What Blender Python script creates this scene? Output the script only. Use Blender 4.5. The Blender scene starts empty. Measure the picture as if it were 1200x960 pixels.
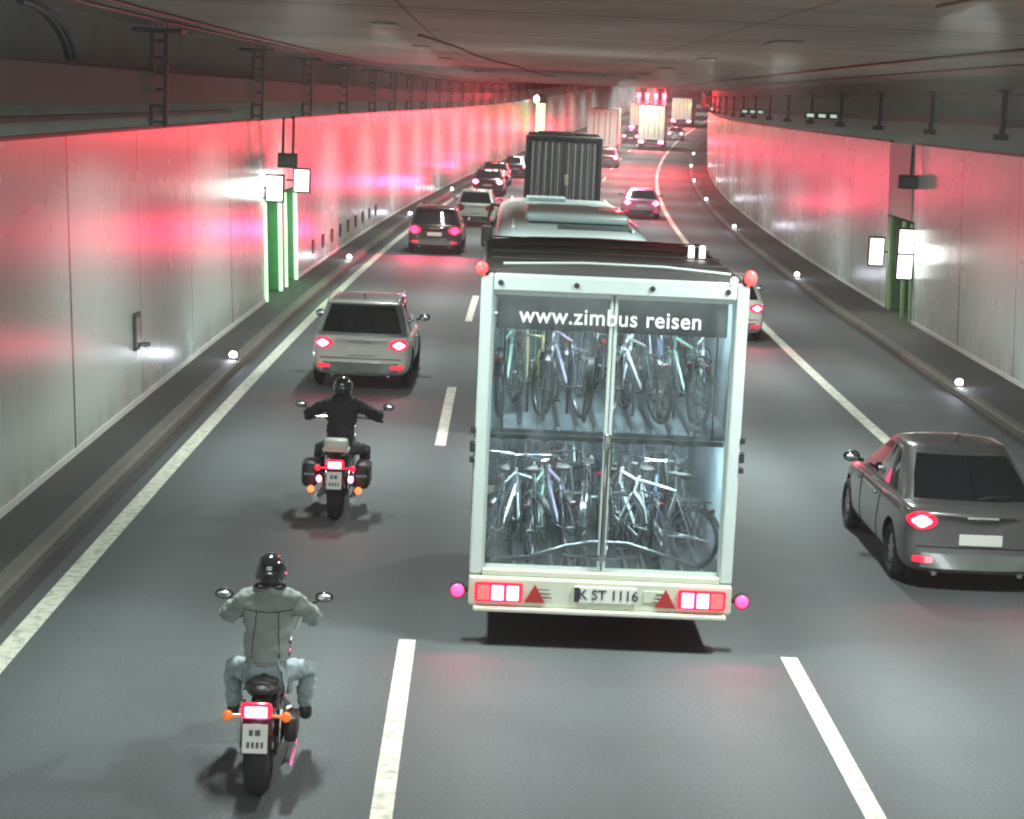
import bpy, bmesh, math, random
from mathutils import Vector, Matrix, Euler, noise
from mathutils.bvhtree import BVHTree
random.seed(4)
S = bpy.context.scene
COL = S.collection
R_ = math.radians
PI = math.pi

# ------------------------------------------------------------------ camera, world, exposure
cam = bpy.data.cameras.new('camera'); cam.sensor_width = 36; cam.lens = 36*2363/1200
cam.clip_start = .1; cam.clip_end = 2000
cam.dof.use_dof = True; cam.dof.focus_distance = 24; cam.dof.aperture_fstop = 10
co = bpy.data.objects.new('camera', cam); COL.objects.link(co)
co.location = (0, 0, 5.38); co.rotation_euler = (PI/2-.152, 0, -.0136)
S.camera = co
S.view_settings.view_transform = 'Standard'; S.view_settings.look = 'None'
S.view_settings.exposure = .95; S.view_settings.gamma = 1
S.cycles.filter_width = 2.1
S.cycles.max_bounces = 7; S.cycles.diffuse_bounces = 4; S.cycles.glossy_bounces = 3
S.cycles.transparent_max_bounces = 12; S.cycles.sample_clamp_indirect = 2.5
S.cycles.caustics_reflective = False; S.cycles.caustics_refractive = False
REAR_FILL = 6.5        # added fill light, let in by an open tunnel end behind the camera
W = bpy.data.worlds.new('World'); S.world = W; W.use_nodes = True
W.node_tree.nodes['Background'].inputs[0].default_value = (.72, .80, .82, 1)
W.node_tree.nodes['Background'].inputs[1].default_value = REAR_FILL

LAMP_P = 470      # watts of each tunnel luminaire
RED_K = .55       # factor on all red lamps

# ------------------------------------------------------------------ alignment of the road
RAD, S0, CF, V0, RV = 1500., 15., .044, 110., 5300.
def rise(s): return max(s-V0, 0)**2/2/RV
def rp(s, t, h=0):
    ph = max(s-S0, 0)/RAD
    return Vector((RAD*(1-math.cos(ph))+t*math.cos(ph), min(s, S0)+RAD*math.sin(ph)-t*math.sin(ph), -CF*t+h+rise(s)))
def heading(s): return -max(s-S0, 0)/RAD

# ------------------------------------------------------------------ materials
M = {}
def pm(name, col, rough=.5, metal=0, var=.12, scale=6, bump=0, coat=0, emit=None, es=0, spec=.5):
    m = bpy.data.materials.new(name); m.use_nodes = True
    nt = m.node_tree; b = nt.nodes['Principled BSDF']
    b.inputs['Roughness'].default_value = rough; b.inputs['Metallic'].default_value = metal
    b.inputs['Coat Weight'].default_value = coat; b.inputs['Specular IOR Level'].default_value = spec
    tc = nt.nodes.new('ShaderNodeTexCoord'); n = nt.nodes.new('ShaderNodeTexNoise')
    n.inputs['Scale'].default_value = scale; n.inputs['Detail'].default_value = 5
    nt.links.new(tc.outputs['Object'], n.inputs['Vector'])
    mx = nt.nodes.new('ShaderNodeMix'); mx.data_type = 'RGBA'
    mx.inputs[6].default_value = tuple(c*(1-var) for c in col)+(1,)
    mx.inputs[7].default_value = tuple(min(1, c*(1+var)) for c in col)+(1,)
    nt.links.new(n.outputs['Fac'], mx.inputs[0]); nt.links.new(mx.outputs[2], b.inputs['Base Color'])
    if bump:
        bp = nt.nodes.new('ShaderNodeBump'); bp.inputs['Strength'].default_value = bump
        nt.links.new(n.outputs['Fac'], bp.inputs['Height']); nt.links.new(bp.outputs[0], b.inputs['Normal'])
    if emit:
        b.inputs['Emission Color'].default_value = emit+(1,); b.inputs['Emission Strength'].default_value = es
    M[name] = m
    return m
def N(nt, t, **k):
    n = nt.nodes.new(t)
    for a, v in k.items(): setattr(n, a, v)
    return n
def math_n(nt, op, a, b=None, c=None):
    n = nt.nodes.new('ShaderNodeMath'); n.operation = op
    for i, x in enumerate((a, b, c)):
        if x is None: continue
        if isinstance(x, (int, float)): n.inputs[i].default_value = x
        else: nt.links.new(x, n.inputs[i])
    return n.outputs[0]
def mixc(nt, f, a, b):
    n = nt.nodes.new('ShaderNodeMix'); n.data_type = 'RGBA'
    for i, x in ((0, f), (6, a), (7, b)):
        if isinstance(x, tuple): n.inputs[i].default_value = x if len(x) == 4 else x+(1,)
        elif isinstance(x, (int, float)): n.inputs[i].default_value = x
        else: nt.links.new(x, n.inputs[i])
    return n.outputs[2]
def uvnoise(nt, sx, sy, scale=1, detail=4):
    uv = N(nt, 'ShaderNodeUVMap'); mp = N(nt, 'ShaderNodeMapping'); mp.inputs['Scale'].default_value = (sx, sy, 1)
    n = N(nt, 'ShaderNodeTexNoise'); n.inputs['Scale'].default_value = scale; n.inputs['Detail'].default_value = detail
    nt.links.new(uv.outputs[0], mp.inputs[0]); nt.links.new(mp.outputs[0], n.inputs['Vector'])
    return n.outputs['Fac']
def ramp(nt, f, a, b):   # linear step a..b -> 0..1
    n = N(nt, 'ShaderNodeMapRange'); n.inputs[1].default_value = a; n.inputs[2].default_value = b
    nt.links.new(f, n.inputs[0]); return n.outputs[0]

def asphalt(name, c1, c2, tracks=True):
    m = bpy.data.materials.new(name); m.use_nodes = True; nt = m.node_tree; b = nt.nodes['Principled BSDF']
    f1 = uvnoise(nt, .06, .9, 1, 5); f2 = uvnoise(nt, 1, 1, 34, 4); f3 = uvnoise(nt, .5, .5, 1, 6)
    c = mixc(nt, ramp(nt, f1, .3, .7), c1, c2)
    c = mixc(nt, math_n(nt, 'MULTIPLY', ramp(nt, f2, .4, .7), .38), c, tuple(x*2.0 for x in c1))
    c = mixc(nt, math_n(nt, 'MULTIPLY', ramp(nt, f3, .5, .8), .4), c, tuple(x*.6 for x in c1))
    if tracks:
        uv = N(nt, 'ShaderNodeUVMap'); sp = N(nt, 'ShaderNodeSeparateXYZ'); nt.links.new(uv.outputs[0], sp.inputs[0])
        # darker oil band in the middle of each lane, polished wheel tracks either side
        w = math_n(nt, 'COSINE', math_n(nt, 'MULTIPLY', math_n(nt, 'ADD', sp.outputs[1], -1.09), 2*PI/1.9))
        c = mixc(nt, math_n(nt, 'MULTIPLY', ramp(nt, w, -1, 1), .36), c, tuple(x*.45 for x in c1))
    nt.links.new(c, b.inputs['Base Color'])
    b.inputs['Roughness'].default_value = .72; b.inputs['Specular IOR Level'].default_value = .3
    bp = N(nt, 'ShaderNodeBump'); bp.inputs['Strength'].default_value = .35; bp.inputs['Distance'].default_value = .01
    nt.links.new(f2, bp.inputs['Height']); nt.links.new(bp.outputs[0], b.inputs['Normal'])
    M[name] = m
asphalt('asphalt', (.086, .098, .101), (.104, .116, .118))
asphalt('walk', (.042, .043, .041), (.062, .060, .054), False)

def wallmat(name, col, off, rough):
    m = bpy.data.materials.new(name); m.use_nodes = True; nt = m.node_tree; b = nt.nodes['Principled BSDF']
    uv = N(nt, 'ShaderNodeUVMap'); sp = N(nt, 'ShaderNodeSeparateXYZ'); nt.links.new(uv.outputs[0], sp.inputs[0])
    q = math_n(nt, 'FRACT', math_n(nt, 'DIVIDE', math_n(nt, 'ADD', sp.outputs[0], -off), 5.4))
    seam = math_n(nt, 'LESS_THAN', math_n(nt, 'ABSOLUTE', math_n(nt, 'ADD', q, -.5)), .0062)
    q3 = math_n(nt, 'FRACT', math_n(nt, 'DIVIDE', math_n(nt, 'ADD', sp.outputs[0], -off), 16.2))
    big = math_n(nt, 'LESS_THAN', math_n(nt, 'ABSOLUTE', math_n(nt, 'ADD', q3, -1/6)), .0034)
    q4 = math_n(nt, 'FRACT', math_n(nt, 'DIVIDE', sp.outputs[0], 1.35))
    small = math_n(nt, 'LESS_THAN', q4, .010)
    st = uvnoise(nt, 1.4, .05, 1, 5); bl = uvnoise(nt, .35, .5, 1, 4)
    c = mixc(nt, ramp(nt, st, .3, .75), tuple(x*.93 for x in col), col)
    c = mixc(nt, math_n(nt, 'MULTIPLY', ramp(nt, bl, .45, .75), .15), c, tuple(x*.75 for x in col))
    low = ramp(nt, sp.outputs[1], .9, .0)
    c = mixc(nt, math_n(nt, 'MULTIPLY', math_n(nt, 'MULTIPLY', low, ramp(nt, st, .35, .6)), .6), c, (.2, .19, .15))
    c = mixc(nt, math_n(nt, 'MULTIPLY', small, .34), c, (.1, .1, .1))
    c = mixc(nt, math_n(nt, 'MULTIPLY', seam, .62), c, (.05, .05, .05))
    c = mixc(nt, math_n(nt, 'MULTIPLY', big, .85), c, (.02, .02, .02))
    nt.links.new(c, b.inputs['Base Color'])
    nt.links.new(math_n(nt, 'ADD', math_n(nt, 'MULTIPLY', bl, .08), rough-.04), b.inputs['Roughness'])
    bp = N(nt, 'ShaderNodeBump'); bp.inputs['Strength'].default_value = .10; bp.inputs['Distance'].default_value = .01
    nt.links.new(uvnoise(nt, .8, .06, 1, 1), bp.inputs['Height']); nt.links.new(bp.outputs[0], b.inputs['Normal'])
    M[name] = m
wallmat('panel_left', (.60, .68, .63), 28.4-2.7, .27)
wallmat('panel_right', (.60, .68, .63), 46.5-2.7, .27)

m = bpy.data.materials.new('ceiling_concrete'); m.use_nodes = True; nt = m.node_tree; b = nt.nodes['Principled BSDF']
f1 = uvnoise(nt, .25, .35, 1, 6); f2 = uvnoise(nt, .9, .03, 1, 4)
uv = N(nt, 'ShaderNodeUVMap'); sp = N(nt, 'ShaderNodeSeparateXYZ'); nt.links.new(uv.outputs[0], sp.inputs[0])
jt = math_n(nt, 'LESS_THAN', math_n(nt, 'FRACT', math_n(nt, 'DIVIDE', sp.outputs[0], 8.)), .025)
jl = math_n(nt, 'LESS_THAN', math_n(nt, 'FRACT', math_n(nt, 'DIVIDE', math_n(nt, 'ADD', sp.outputs[1], 1.), 4.2)), .008)
c = mixc(nt, ramp(nt, f1, .3, .7), (.32, .25, .205), (.50, .40, .335))
c = mixc(nt, math_n(nt, 'MULTIPLY', ramp(nt, f2, .45, .7), .45), c, (.20, .175, .15))
c = mixc(nt, math_n(nt, 'MULTIPLY', math_n(nt, 'MAXIMUM', jt, jl), .75), c, (.04, .035, .03))
nt.links.new(c, b.inputs['Base Color']); b.inputs['Roughness'].default_value = .7
M['ceiling_concrete'] = m

def paintmat(name, col, wear=.85):
    m = bpy.data.materials.new(name); m.use_nodes = True; nt = m.node_tree; b = nt.nodes['Principled BSDF']
    tc = N(nt, 'ShaderNodeTexCoord'); n = N(nt, 'ShaderNodeTexNoise'); n.inputs['Scale'].default_value = 9; n.inputs['Detail'].default_value = 8
    nt.links.new(tc.outputs['Object'], n.inputs['Vector'])
    c = mixc(nt, math_n(nt, 'MULTIPLY', ramp(nt, n.outputs['Fac'], .45, .75), wear), col, (.2, .2, .18))
    nt.links.new(c, b.inputs['Base Color']); b.inputs['Roughness'].default_value = .5
    M[name] = m
paintmat('road_paint', (.66, .67, .56))
pm('kerb_stone', (.115, .11, .09), .75, var=.35, scale=1.3, bump=.3)
pm('upper_concrete', (.24, .225, .195), .85, var=.25, scale=.7, bump=.2)
pm('white_strip', (.62, .65, .60), .5, var=.15)
pm('tray_steel', (.10, .10, .088), .7, 0, var=.2, scale=3)
pm('dark_steel', (.045, .042, .040), .5, .5, var=.2)
pm('lamp_housing', (.36, .31, .26), .6)
pm('niche_panel', (.30, .31, .29), .4)
pm('backing_brown', (.075, .068, .062), .7, 0, var=.35, scale=3)
pm('black', (.018, .018, .02), .45, var=.2)
pm('rubber', (.020, .020, .021), .8, var=.25, scale=20, bump=.2)
pm('bike_tyre', (.11, .115, .12), .7, var=.3, scale=12)
pm('rim', (.42, .43, .44), .3, .9, var=.1)
pm('chrome', (.72, .73, .75), .12, 1, var=.05)
pm('steel', (.45, .46, .47), .35, .9, var=.1)
pm('aluminium', (.55, .64, .61), .42, .15, var=.08, scale=4)
pm('alu_cream', (.60, .62, .50), .45, .05, var=.08, scale=4)
pm('glass_dark', (.012, .015, .018), .06, 0, var=.1, coat=.5)
pm('car_white', (.78, .78, .70), .3, 0, var=.05, coat=.7)
pm('car_silver', (.34, .38, .39), .3, .55, var=.05, coat=.7)
pm('car_black', (.125, .122, .122), .3, .35, var=.12, coat=.8)
pm('car_bumper_grey', (.20, .21, .20), .3, .5, var=.1, coat=.5)
pm('car_red_lit', (.85, .26, .44), .3, .2, var=.08, coat=.7)  # red light falling on a pale car, put into the paint colour
pm('car_brown', (.06, .045, .04), .3, .4, var=.1, coat=.7)
pm('coach_paint', (.46, .56, .56), .32, .1, var=.08, scale=1.5, coat=.5)
pm('coach_dark', (.05, .06, .06), .4, 0, var=.1)
pm('trailer_roof', (.065, .060, .058), .5, .1, var=.25, scale=1.2, bump=.1)
pm('trailer_inner', (.50, .60, .64), .45, 0, var=.15, scale=2)
pm('trailer_floor', (.10, .10, .095), .7, 0, var=.3, scale=3)
pm('curtain_dark', (.16, .15, .14), .35, .2, var=.3, scale=2)
pm('truck_white', (.50, .55, .47), .45, 0, var=.1, scale=1)
pm('truck_cream', (.60, .60, .50), .45, 0, var=.1, scale=1)
pm('plate_white', (.75, .75, .68), .4, 0, var=.05)
pm('red_lens', (.35, .01, .02), .2, 0, var=.1, coat=.6, emit=(1, .02, .06), es=.7)
pm('red_plastic', (.40, .02, .02), .25, 0, var=.1, coat=.6)
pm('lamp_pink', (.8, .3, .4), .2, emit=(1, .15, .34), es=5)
pm('lamp_magenta', (.8, .1, .4), .2, emit=(1, .025, .085), es=2.4)
pm('lamp_orange', (.8, .3, .1), .2, emit=(1, .13, .03), es=1.6)
pm('lamp_hot', (.8, .1, .1), .2, emit=(1, .035, .035), es=2.0)
pm('lamp_white', (.8, .8, .8), .2, emit=(1, .97, .90), es=2.5)
pm('indicator_amber', (.5, .12, .02), .2, emit=(1, .22, .03), es=.30)
pm('rail_glow', (.3, .4, .3), .4, emit=(.7, .9, .75), es=.35)
pm('led_white', (.8, .8, .8), .2, emit=(.92, .97, 1), es=14)
pm('sign_white', (.8, .8, .8), .2, emit=(.95, 1, .93), es=1.8)
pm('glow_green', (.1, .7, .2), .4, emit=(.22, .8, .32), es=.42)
pm('glow_green_pale', (.3, .8, .3), .4, emit=(.55, 1, .60), es=.95)
pm('green_paint', (.10, .22, .11), .5, var=.25, scale=3)
pm('signal_red', (.5, .02, .02), .3, emit=(1, .03, .05), es=10)
pm('ink', (.02, .02, .03), .5)
pm('fill_strip', (.8, .9, .9), .3, emit=(.85, .97, 1), es=4)
pm('letter_white', (.92, .95, .95), .4, var=.03, emit=None)
pm('fabric_grey', (.29, .33, .31), .9, var=.25, scale=9, bump=.9)
pm('fabric_dark', (.034, .027, .032), .85, var=.3, scale=9, bump=.3)
pm('jeans', (.36, .44, .46), .9, var=.25, scale=12, bump=.3)
pm('jeans_dark', (.05, .05, .06), .9, var=.25, scale=12, bump=.3)
pm('helmet_black', (.025, .027, .035), .12, .1, var=.1, coat=1)
pm('skin', (.45, .27, .19), .5, var=.08)
pm('leather', (.022, .018, .017), .5, var=.3, scale=14, bump=.25)
pm('moto_paint', (.045, .02, .02), .2, .3, var=.1, coat=1)
m = bpy.data.materials.new('clear_glass'); m.use_nodes = True; nt = m.node_tree; nt.nodes.clear()
o_ = N(nt, 'ShaderNodeOutputMaterial'); tr = N(nt, 'ShaderNodeBsdfTransparent'); gl = N(nt, 'ShaderNodeBsdfGlossy'); fr = N(nt, 'ShaderNodeFresnel'); mx = N(nt, 'ShaderNodeMixShader')
tc = N(nt, 'ShaderNodeTexCoord'); n = N(nt, 'ShaderNodeTexNoise'); n.inputs['Scale'].default_value = 2.2; nt.links.new(tc.outputs['Object'], n.inputs['Vector'])
tr.inputs[0].default_value = (.86, .92, .93, 1); gl.inputs['Roughness'].default_value = .08; fr.inputs[0].default_value = 1.5
nt.links.new(math_n(nt, 'ADD', fr.outputs[0], math_n(nt, 'MULTIPLY', n.outputs['Fac'], .10)), mx.inputs[0])
nt.links.new(tr.outputs[0], mx.inputs[1]); nt.links.new(gl.outputs[0], mx.inputs[2])
df = N(nt, 'ShaderNodeBsdfDiffuse'); df.inputs[0].default_value = (.66, .78, .82, 1); m2_ = N(nt, 'ShaderNodeMixShader')
mp = N(nt, 'ShaderNodeMapping'); mp.inputs['Scale'].default_value = (3.2, 1, .9); nt.links.new(tc.outputs['Object'], mp.inputs[0])
n2 = N(nt, 'ShaderNodeTexNoise'); n2.inputs['Scale'].default_value = 1.6; n2.inputs['Detail'].default_value = 7; nt.links.new(mp.outputs[0], n2.inputs['Vector'])
nt.links.new(math_n(nt, 'MULTIPLY', ramp(nt, n2.outputs['Fac'], .40, .80), .13), m2_.inputs[0])  # pale streaked veil: hazy reflections put into the pane colour
nt.links.new(mx.outputs[0], m2_.inputs[1]); nt.links.new(df.outputs[0], m2_.inputs[2]); nt.links.new(m2_.outputs[0], o_.inputs[0])
M['clear_glass'] = m

# ------------------------------------------------------------------ object helpers
def tag(o, label=None, cat=None, group=None, kind=None):
    if label: o['label'] = label
    if cat: o['category'] = cat
    if group: o['group'] = group
    if kind: o['kind'] = kind
    return o
def empty(name, label, cat, group=None):
    o = bpy.data.objects.new(name, None); o.empty_display_size = .2; COL.objects.link(o)
    return tag(o, label, cat, group)
def place(o, s, t, yaw=0, h=0):
    o.location = rp(s, t, h); o.rotation_euler = (max(s-V0, 0)/RV, math.atan(CF), heading(s)+yaw)
    return o
def copy_tree(o, parent=None):
    c = o.copy(); COL.objects.link(c)
    if parent: c.parent = parent
    for ch in list(o.children): copy_tree(ch, c)
    return c

class MB:
    def __init__(s): s.b = bmesh.new()
    def _x(s, vs, loc, rot):
        mt = Matrix.Translation(loc) @ (Euler(rot).to_matrix().to_4x4() if rot else Matrix())
        bmesh.ops.transform(s.b, matrix=mt, verts=vs)
    def box(s, c, d, rot=None, bev=0, seg=2):
        r = bmesh.ops.create_cube(s.b, size=1); vs = r['verts']
        bmesh.ops.scale(s.b, vec=d, verts=vs)
        if bev:
            es = list({e for v in vs for e in v.link_edges})
            rr = bmesh.ops.bevel(s.b, geom=es, offset=min(bev, min(d)*.45), segments=seg, affect='EDGES', profile=.5)
            vs = list({v for f in rr['faces'] for v in f.verts} | {v for v in vs if v.is_valid})
        s._x(vs, c, rot); return s
    def cyl(s, p0, p1, r, n=12, r2=None, cap=True):
        p0, p1 = Vector(p0), Vector(p1); d = p1-p0
        q = d.to_track_quat('Z', 'Y').to_matrix().to_4x4()
        bmesh.ops.create_cone(s.b, cap_ends=cap, segments=n, radius1=r, radius2=r if r2 is None else r2, depth=d.length,
                              matrix=Matrix.Translation((p0+p1)/2) @ q)
        return s
    def tube(s, pts, r, n=8):
        pts = [Vector(p) for p in pts]; rings = []
        rr = r if isinstance(r, (list, tuple)) else [r]*len(pts)
        up = None
        for i, p in enumerate(pts):
            t = (pts[min(i+1, len(pts)-1)]-pts[max(i-1, 0)]).normalized()
            if up is None: up = Vector((0, 0, 1)) if abs(t.z) < .9 else Vector((1, 0, 0))
            a = t.cross(up).normalized(); bb = a.cross(t).normalized(); up = bb
            rings.append([s.b.verts.new(p+(a*math.cos(2*PI*k/n)+bb*math.sin(2*PI*k/n))*rr[i]) for k in range(n)])
        for i in range(len(rings)-1):
            for k in range(n): s.b.faces.new((rings[i][k], rings[i][(k+1) % n], rings[i+1][(k+1) % n], rings[i+1][k]))
        s.b.faces.new(rings[0][::-1]); s.b.faces.new(rings[-1]); return s
    def torus(s, c, R, r, axis='X', n=28, m=8, sx=1.):
        vs = []
        for i in range(n):
            a = 2*PI*i/n; row = []
            for j in range(m):
                q = 2*PI*j/m; rad = R+r*math.cos(q); off = r*sx*math.sin(q)
                row.append(s.b.verts.new((c[0]+off, c[1]+rad*math.cos(a), c[2]+rad*math.sin(a)) if axis == 'X' else
                                         (c[0]+rad*math.cos(a), c[1]+off, c[2]+rad*math.sin(a))))
            vs.append(row)
        for i in range(n):
            for j in range(m): s.b.faces.new((vs[i][j], vs[i][(j+1) % m], vs[(i+1) % n][(j+1) % m], vs[(i+1) % n][j]))
        return s
    def ball(s, c, d, rot=None, u=20, v=12):
        r = bmesh.ops.create_uvsphere(s.b, u_segments=u, v_segments=v, radius=1)
        bmesh.ops.scale(s.b, vec=d, verts=r['verts']); s._x(r['verts'], c, rot); return s
    def prism(s, poly, lo, hi, axis='Y'):   # polygon in the two other axes, extruded along axis
        def P(a, b_, c_): return {'Y': (a, c_, b_), 'X': (c_, a, b_), 'Z': (a, b_, c_)}[axis]
        A = [s.b.verts.new(P(x, y, lo)) for x, y in poly]; B = [s.b.verts.new(P(x, y, hi)) for x, y in poly]
        n = len(poly); s.b.faces.new(A); s.b.faces.new(B[::-1])
        for i in range(n): s.b.faces.new((A[i], B[i], B[(i+1) % n], A[(i+1) % n]))
        return s
    def rings(s, R, closed=True, caps=True):
        V = [[s.b.verts.new(p) for p in r] for r in R]; n = len(R[0])
        for i in range(len(V)-1):
            for k in range(n if closed else n-1): s.b.faces.new((V[i][k], V[i][(k+1) % n], V[i+1][(k+1) % n], V[i+1][k]))
        if caps: s.b.faces.new(V[0][::-1]); s.b.faces.new(V[-1])
        return s
    def build(s, name, mat, parent=None, smooth=False, fix=True):
        if fix: bmesh.ops.recalc_face_normals(s.b, faces=s.b.faces)
        me = bpy.data.meshes.new(name); s.b.to_mesh(me); s.b.free()
        for mm in (mat if isinstance(mat, list) else [mat]): me.materials.append(M[mm])
        if smooth:
            me.polygons.foreach_set('use_smooth', [True]*len(me.polygons))
            if smooth != 'all':
                try: me.set_sharp_from_angle(angle=R_(38))
                except Exception: pass
        o = bpy.data.objects.new(name, me); COL.objects.link(o)
        if parent: o.parent = parent
        return o
def islands(b):
    seen = set(); out = []
    for v in b.verts:
        if v in seen: continue
        st = [v]; seen.add(v); comp = []
        while st:
            x = st.pop(); comp.append(x.index)
            for e in x.link_edges:
                y = e.other_vert(x)
                if y not in seen: seen.add(y); st.append(y)
        out.append(comp)
    return out
def build_split(mb, how, name, mat, parent, smooth=False):
    # one object for every separate piece ('all') or for each side ('x')
    b = mb.b; b.verts.index_update(); comps = islands(b)
    co = {v.index: v.co.copy() for v in b.verts}; groups = {}
    for k, cc in enumerate(comps):
        key = k if how == 'all' else (sum(co[i].x for i in cc) > 0)
        groups.setdefault(key, set()).update(cc)
    last = None
    for g in groups.values():
        m2 = MB(); m2.b.free(); m2.b = b.copy()
        m2.b.verts.ensure_lookup_table()
        bmesh.ops.delete(m2.b, geom=[v for v in m2.b.verts if v.index not in g], context='VERTS')
        last = m2.build(name, mat, parent, smooth)
    b.free(); return last
def bake(o, name=None):   # apply modifiers
    dg = bpy.context.evaluated_depsgraph_get(); dg.update()
    me = bpy.data.meshes.new_from_object(o.evaluated_get(dg)); o.modifiers.clear(); o.data = me
    return o

# sweep of a cross-section (t,h pairs) along the road; uv = (s, running length) so materials follow the road
def sweep(name, prof, s0, s1, mat, parent=None, ds=4., closed=False, smooth=False):
    b_ = bmesh.new(); uvl = b_.loops.layers.uv.new('UVMap')
    ns = max(1, int(math.ceil((s1-s0)/ds))); ss = [s0+(s1-s0)*i/ns for i in range(ns+1)]
    if closed: prof = prof+[prof[0]]
    rows = [[b_.verts.new(rp(s, t, h)) for (t, h) in (prof[:-1] if closed else prof)] for s in ss]
    L = []
    for (t, h) in prof: L.append(t)
    vert = max(p[0] for p in prof)-min(p[0] for p in prof) < max(p[1] for p in prof)-min(p[1] for p in prof)
    cv = [p[1] if vert else p[0] for p in prof]
    n = len(prof)
    for i in range(ns):
        for k in range(n-1):
            k2 = (k+1) % (n-1) if closed else k+1
            f = b_.faces.new((rows[i][k], rows[i][k2], rows[i+1][k2], rows[i+1][k]))
            uvs = ((ss[i], cv[k]), (ss[i], cv[k+1]), (ss[i+1], cv[k+1]), (ss[i+1], cv[k]))
            for l, u in zip(f.loops, uvs): l[uvl].uv = u
    if closed:
        b_.faces.new(rows[0]); b_.faces.new(rows[-1][::-1])
    bmesh.ops.recalc_face_normals(b_, faces=b_.faces)
    me = bpy.data.meshes.new(name); b_.to_mesh(me); b_.free(); me.materials.append(M[mat])
    o = bpy.data.objects.new(name, me); COL.objects.link(o)
    if parent: o.parent = parent
    return o

# ------------------------------------------------------------------ SETTING
SB, SE = -24, 430
WL, WR = -5.90, 10.62
tag(sweep('road', [(-5.02, 0), (9.16, 0)], SB, SE, 'asphalt'), kind='structure')
tag(sweep('ground', [(-9, -.25), (14, -.25)], SB-6, SE+10, 'walk'), kind='structure')
tag(sweep('pavement', [(WL-1.3, .125), (-5.22, .13)], SB, SE, 'walk'), 'dark raised walkway along the left tunnel wall', kind='structure')
o = sweep('pavement', [(9.34, .13), (WR+1.3, .125)], SB, SE, 'walk'); tag(o, 'dark raised walkway along the right tunnel wall', kind='structure')
tag(sweep('kerb', [(-5.22, -.05), (-5.22, .14), (-5.05, .14), (-5.00, .11), (-5.00, -.05)], SB, SE, 'kerb_stone', closed=True), kind='structure')
tag(sweep('kerb', [(9.14, -.05), (9.14, .11), (9.18, .14), (9.34, .14), (9.34, -.05)], SB, SE, 'kerb_stone', closed=True), kind='structure')
def marking(t, w, s0, s1, name='road_marking'):
    return tag(sweep(name, [(t-w/2, .004), (t+w/2, .004)], s0, s1, 'road_paint'), kind='structure')
marking(-4.55, .22, SB, SE, 'edge_line'); marking(6.66, .22, SB, SE, 'edge_line')
for (t, first) in ((-.79, 13.15), (3.03, 13.05)):
    s = first-18
    while s < 300:
        marking(t, .17, s, s+6.5, 'lane_dash'); s += 18
# second sheet of asphalt patch repairs and gutter channel
marking_g = tag(sweep('gutter', [(-5.0, .003), (-4.82, .003)], SB, SE, 'walk'), kind='structure')
o = sweep('gutter', [(8.95, .003), (9.14, .003)], SB, SE, 'walk'); tag(o, kind='structure')
CE = 6.42
def ceil(t): return CE
tag(sweep('ceiling', [(-8.6, CE), (13.2, CE), (13.2, CE+.3), (-8.6, CE+.3)], SB, SE, 'ceiling_concrete', closed=True), kind='structure')

NL0, NL1, NR0, NR1 = 50.2, 57.0, 52.2, 56.2
def wall(side, t, hw, n0, n1, mat, label):
    w = empty('tunnel_wall', label, 'wall')
    d = .12*side
    for a, b_ in ((SB, n0), (n1, SE)):
        sweep('wall_panel', [(t, .13), (t, hw), (t+d, hw), (t+d, .13)], a, b_, mat, w, closed=True)
        sweep('skirting', [(t-.02*side, .12), (t-.02*side, .22), (t, .22), (t, .12)], a, b_, 'white_strip', w, closed=True)
        sweep('top_rail', [(t-.015*side, hw), (t-.015*side, hw+.05), (t+d, hw+.05), (t+d, hw)], a, b_, 'dark_steel', w, closed=True)
    # panel band above the niche, its lintel, and the niche itself
    sweep('wall_panel', [(t, 2.75), (t, hw), (t+d, hw), (t+d, 2.75)], n0, n1, mat, w, closed=True)
    sweep('niche_back', [(t+1.0*side, .12), (t+1.0*side, 2.75), (t+1.1*side, 2.75), (t+1.1*side, .12)], n0, n1, 'green_paint', w, closed=True)
    for s in (n0-.12, n1):
        sweep('niche_side', [(t+.12*side, .12), (t+.12*side, 2.75), (t+1.1*side, 2.75), (t+1.1*side, .12)], s, s+.12, 'green_paint', w, closed=True)
    sweep('niche_top', [(t+.12*side, 2.75), (t+1.1*side, 2.75), (t+1.1*side, 2.85), (t+.12*side, 2.85)], n0-.12, n1+.12, 'green_paint', w, closed=True)
    sweep('upper_wall', [(t+.32*side, hw-.4), (t+.32*side, CE), (t+.6*side, CE), (t+.6*side, hw-.4)], SB, SE, 'upper_concrete', w, closed=True)
    return w
wall(-1, WL, 4.63, NL0, NL1, 'panel_left', 'pale glossy panelled tunnel wall left of the traffic with green niche')
wall(1, WR, 4.72, NR0, NR1, 'panel_right', 'pale glossy panelled tunnel wall right of the traffic with recessed niche')
# end cap of the tube, far out of sight round the bend
b_ = MB(); b_.box((0, 0, 3.2), (26, .4, 8)); o = b_.build('bulkhead_wall', 'upper_concrete'); place(o, SE+1, 2)
tag(o, 'dark concrete wall closing the far end of the tunnel', 'wall')

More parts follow.
